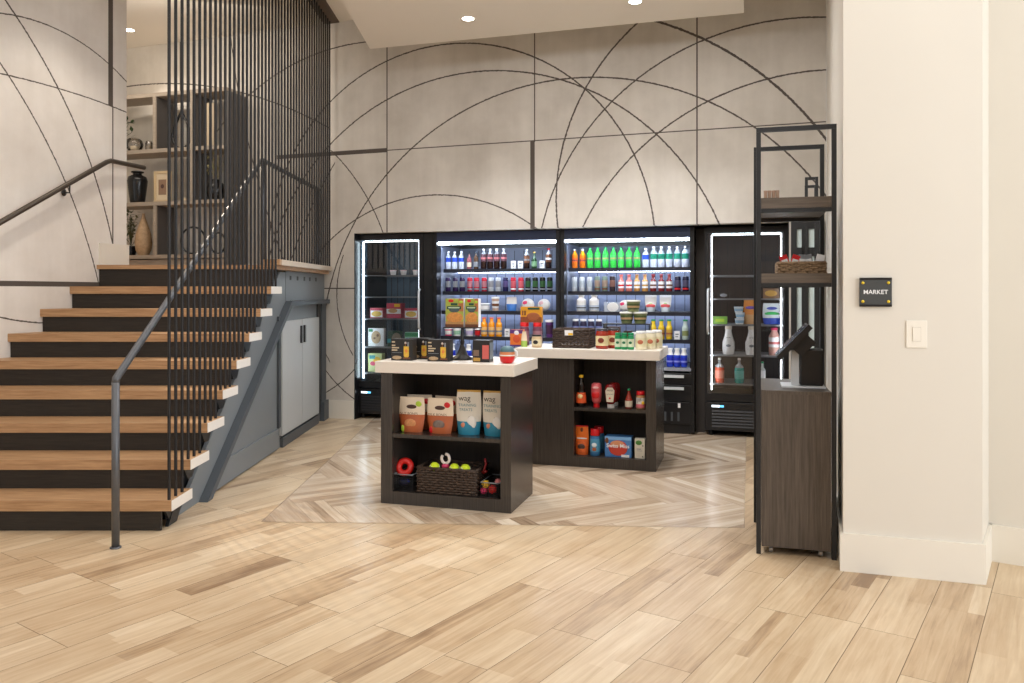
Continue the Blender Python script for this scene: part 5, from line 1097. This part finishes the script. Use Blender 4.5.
cw = kw-2*bt-.006
m_ = MB(); m_.box(0, cw, .004, kd-.004, .043, .87, LAMC); m_.build('body', cab)
m_ = MB(); m_.box(-.0005, cw+.0005, .0, kd-.002, .8705, .889, LAMC); m_.build('top', cab)
for x in (.05, cw-.05):
    m_ = MB(); m_.lathe([(.02, 0), (.02, .02)], STEEL, 12, (0, 0, -.01)); 
    m_.v = [(x+a[2], .05+a[0], .022+a[1]) for a in m_.v]; m_.build('caster', cab)
# small things on it
def kat(px, v, z): return KF.at(px, v, z)
for i, px in enumerate((765.6, 769.6, 773.6, 777.4)):
    lab = ordlab(i, 4, ('', 'small wooden cups'), 'on the upper frame shelf')
    o = MB().lathe([(.009, 0), (.0095, .045), (.0105, .058), (.0095, .06)], M('stirrer_wood', 176, 146, 124, .6), 10).build('wooden_cup', loc=kat(px, .18, 1.9305), rz=-KF.a); tag(o, lab, 'cup', 'small wooden cups')
t = thing('wicker_basket', 'tan wicker basket of small packets on the frame shelf', 'basket', kat(801.5, .16, 1.5215), -KF.a); woven(t, .245, .17, .062, WICKT, 5, .007)
for k, (dx_, m1, lab) in enumerate(((-.075, RED, 'red sachet at the left of the tan basket'), (-.045, RED, 'second red sachet in the tan basket, leaning right'), (.0, GREYT, 'silver sachet in the middle of the tan basket'), (.045, GREYT, 'silver sachet right of middle in the tan basket'), (.085, PAPER, 'pale sachet at the right of the tan basket'))):
    o = MB().bbox(-.022, .022, -.003, .003, 0, .075, m1, .002).box(-.016, .016, -.0036, .0036, .03, .05, PAPER).build('sachet', loc=kat(801.5, .20, 1.556)+Vector((KF.U[0]*dx_, KF.U[1]*dx_, 0)), rz=-KF.a); o.rotation_euler[1] = (-.35, .3, .1, -.2, .25)[k]; tag(o, lab, 'sachet', 'sachets in the tan basket')
# payment terminal
p0 = kat(803, .19, .8895)
t = thing('payment_terminal', 'tilted touchscreen payment terminal on the wood-grain cabinet', 'payment terminal', p0, -KF.a)
m_ = MB(); m_.bbox(-.115, .115, -.06, .14, 0, .012, HNDL, .003); m_.build('base', t)
m_ = MB(); m_.box(-.062, -.022, -.01, .03, .0125, .205, HNDL); m_.build('stand_post', t)
m_ = MB(); m_.bbox(-.018, .105, -.02, .10, .0125, .215, BLKB, .008); m_.build('printer', t)
# screen slab tilted, seen from its right edge: it faces left
m_ = MB(); A0 = Vector((-.145, 0, .175)); A1 = Vector((.022, 0, .355)); e = (A1-A0).normalized(); n_ = Vector((-e.z, 0, e.x))
def slab(a, b_, off0, off1, y0, y1, m):
    q = [a+n_*off0, b_+n_*off0, b_+n_*off1, a+n_*off1]; m_.prism([(v.x, v.z) for v in q], 'y', y0, y1, m)
slab(A0, A1, 0, -.03, -.09, .13, BLKB); m_.build('tablet', t)
m_ = MB(); slab(A0+e*.012, A1-e*.012, .0025, .0002, -.08, .12, M('screen_grey', 92, 100, 118, .15)); m_.build('screen', t)
m_ = MB(); slab(A0+e*.09, A0+e*.20, -.0305, -.10, -.05, .09, BLKB); m_.build('card_reader', t)

# second slim frame by the return wall
SF = Frame(2.37-.10, 6.2, R(19.9)); t = thing('slim_frame_rack', 'slim black metal rack standing by the far end of the return wall', 'rack', SF.w(0), -SF.a)
for y, zt in ((0, 2.31), (.5, 2.31)):
    for x in (0, .075): m_ = MB(); m_.box(x, x+.022, y, y+.022, .001, zt, BLK); m_.build('post', t)
    m_ = MB(); m_.box(.0225, .0745, y, y+.022, zt-.022, zt, BLK); m_.build('top_rail', t)
for z in (.4, 1.0, 1.6):
    m_ = MB(); m_.box(.0, .097, .0225, .4995, z, z+.02, BLK); m_.build('shelf', t)

# ------------------------------------------------------------------ sign and switch on the column
def cat_(px, py, off): fr = Frame(CF.o[0]-CF.V[0]*off, CF.o[1]-CF.V[1]*off, CF.a); return fr.at(px, 0, fr.z(px, py))
t = thing('room_sign', 'square dark grey sign reading MARKET with four brass studs', 'sign', cat_(875.5, 292.2, .012), -CF.a)
m_ = MB(); m_.bbox(-.075, .075, -.004, .004, -.073, .073, M('sign_grey', 66, 68, 68, .5), .001); m_.box(-.075, .075, -.0052, -.0042, .062, .073, BLKB); m_.box(-.075, .075, -.0052, -.0042, -.073, -.062, BLKB); m_.build('plate', t)
for x in (-.059, .059):
    for z in (-.047, .047): m_ = MB(); m_.ball((x, -.006, z), .0075, mat('brass', srgb(226, 196, 60), .3, .6), (1, .5, 1)); m_.tube([(x, 0.0045, z), (x, .0115, z)], .004, MATS['brass'], 6); m_.build('stud', t)
text('MARKET', .030, PAPER, t, (0, -.0056, 0), bold=.0004)
t = thing('light_switch', 'white light switch plate on the column right of the sign', 'light switch', cat_(916.5, 334.2, .001), -CF.a)
m_ = MB(); m_.bbox(-.047, .047, -.005, -.0, -.068, .068, M('switch_white', 240, 234, 222, .35), .002); m_.build('plate', t)
m_ = MB(); m_.box(-.018, .018, -.0085, -.0052, -.034, .034, MATS['switch_white']); m_.box(-.0195, .0195, -.0056, -.0051, -.0355, .0355, M('switch_shadow', 190, 182, 168)); m_.build('rocker', t)

# ------------------------------------------------------------------ light
def area(name, loc, rot, sx, sy, e, col, spread=None):
    l = bpy.data.lights.new(name, 'AREA'); l.shape = 'RECTANGLE'; l.size = sx; l.size_y = sy; l.energy = e; l.color = col
    if spread: l.spread = spread
    o = bpy.data.objects.new(name, l); COL.objects.link(o); o.location = loc; o.rotation_euler = rot; return o
def spot(name, loc, tgt, e, col, ang=100, r=.05, blend=.6):
    l = bpy.data.lights.new(name, 'SPOT'); l.energy = e; l.color = col; l.spot_size = R(ang); l.spot_blend = blend; l.shadow_soft_size = r
    o = bpy.data.objects.new(name, l); COL.objects.link(o); o.location = loc; d = Vector(tgt)-Vector(loc); o.rotation_euler = d.to_track_quat('-Z', 'Y').to_euler(); return o
WARM = (1.0, .90, .78); NEUT = (.97, .98, 1.0); DAY = (.88, .94, 1.0)
area('ceiling_fill', (-.5, 2.0, 4.40), (0, 0, 0), 6.0, 4.5, 95, NEUT)  # broad fill light added under the ceiling, no fixture there
area('window_daylight', (5.6, -.5, 2.2), (R(98), 0, R(62)), 4.5, 3.6, 180, DAY)
area('ceiling_fill', (-2.5, -2.0, 4.40), (R(35), 0, R(-8)), 5, 2.4, 110, NEUT)  # second fill light, added near the ceiling behind the camera
for i, (x, y) in enumerate(((-3.0, 4.6), (-2.9, 6.2), (.2, 4.4), (1.2, 4.3))): spot('ceiling_downlight', (x, y, 4.42), (x, y, 0), 60 if i < 2 else 30, WARM, 95, .06)
spot('upper_downlight', (dl[2][0], dl[2][1], 4.44), (-3.9, 8.8, 1.6), 50, WARM, 120, .04)
area('upper_fill', (-3.7, 8.2, 4.40), (R(38), 0, R(12)), 2.2, .8, 24, WARM)  # fill light added to brighten the shelving and wall upstairs
spot('upper_downlight', (-3.9, 7.9, 4.44), (-1.35, 5.35, 0), 330, (1.0, .82, .62), 40, .02, .9)
area('market_fill', (.2, 5.6, SZ-.03), (R(18), 0, R(4)), 2.2, 1.2, 70, NEUT)  # fill light added under the soffit to brighten mural and floor
for x, y in dl[:2]: spot('soffit_downlight', (x, y, SZ-.02), (x, y, 0), 110, NEUT, 110, .05)
spot('soffit_downlight', (0.3, 5.9, SZ-.02), (0.3, 5.9, 0), 60, NEUT, 100, .05)
w = bpy.data.worlds.new('World'); S.world = w; w.use_nodes = True
w.node_tree.nodes['Background'].inputs[0].default_value = (.90, .95, 1.0, 1); w.node_tree.nodes['Background'].inputs[1].default_value = .9

# ------------------------------------------------------------------ camera
c = bpy.data.cameras.new('Camera'); c.sensor_width = 36; c.lens = 36*F/1024; c.shift_y = -(341.5-HY)/1024; c.clip_start = .05
co = bpy.data.objects.new('Camera', c); COL.objects.link(co); co.location = (0, 0, H); co.rotation_euler = (PI/2, 0, 0); S.camera = co
S.view_settings.view_transform = 'Standard'; S.view_settings.look = 'None'; S.view_settings.gamma = 1; S.view_settings.use_curve_mapping = False; S.view_settings.exposure = 0.33
S.cycles.use_denoising = True
S.cycles.max_bounces = 8; S.cycles.transparent_max_bounces = 12; S.cycles.sample_clamp_indirect = 6.0; S.cycles.caustics_reflective = False
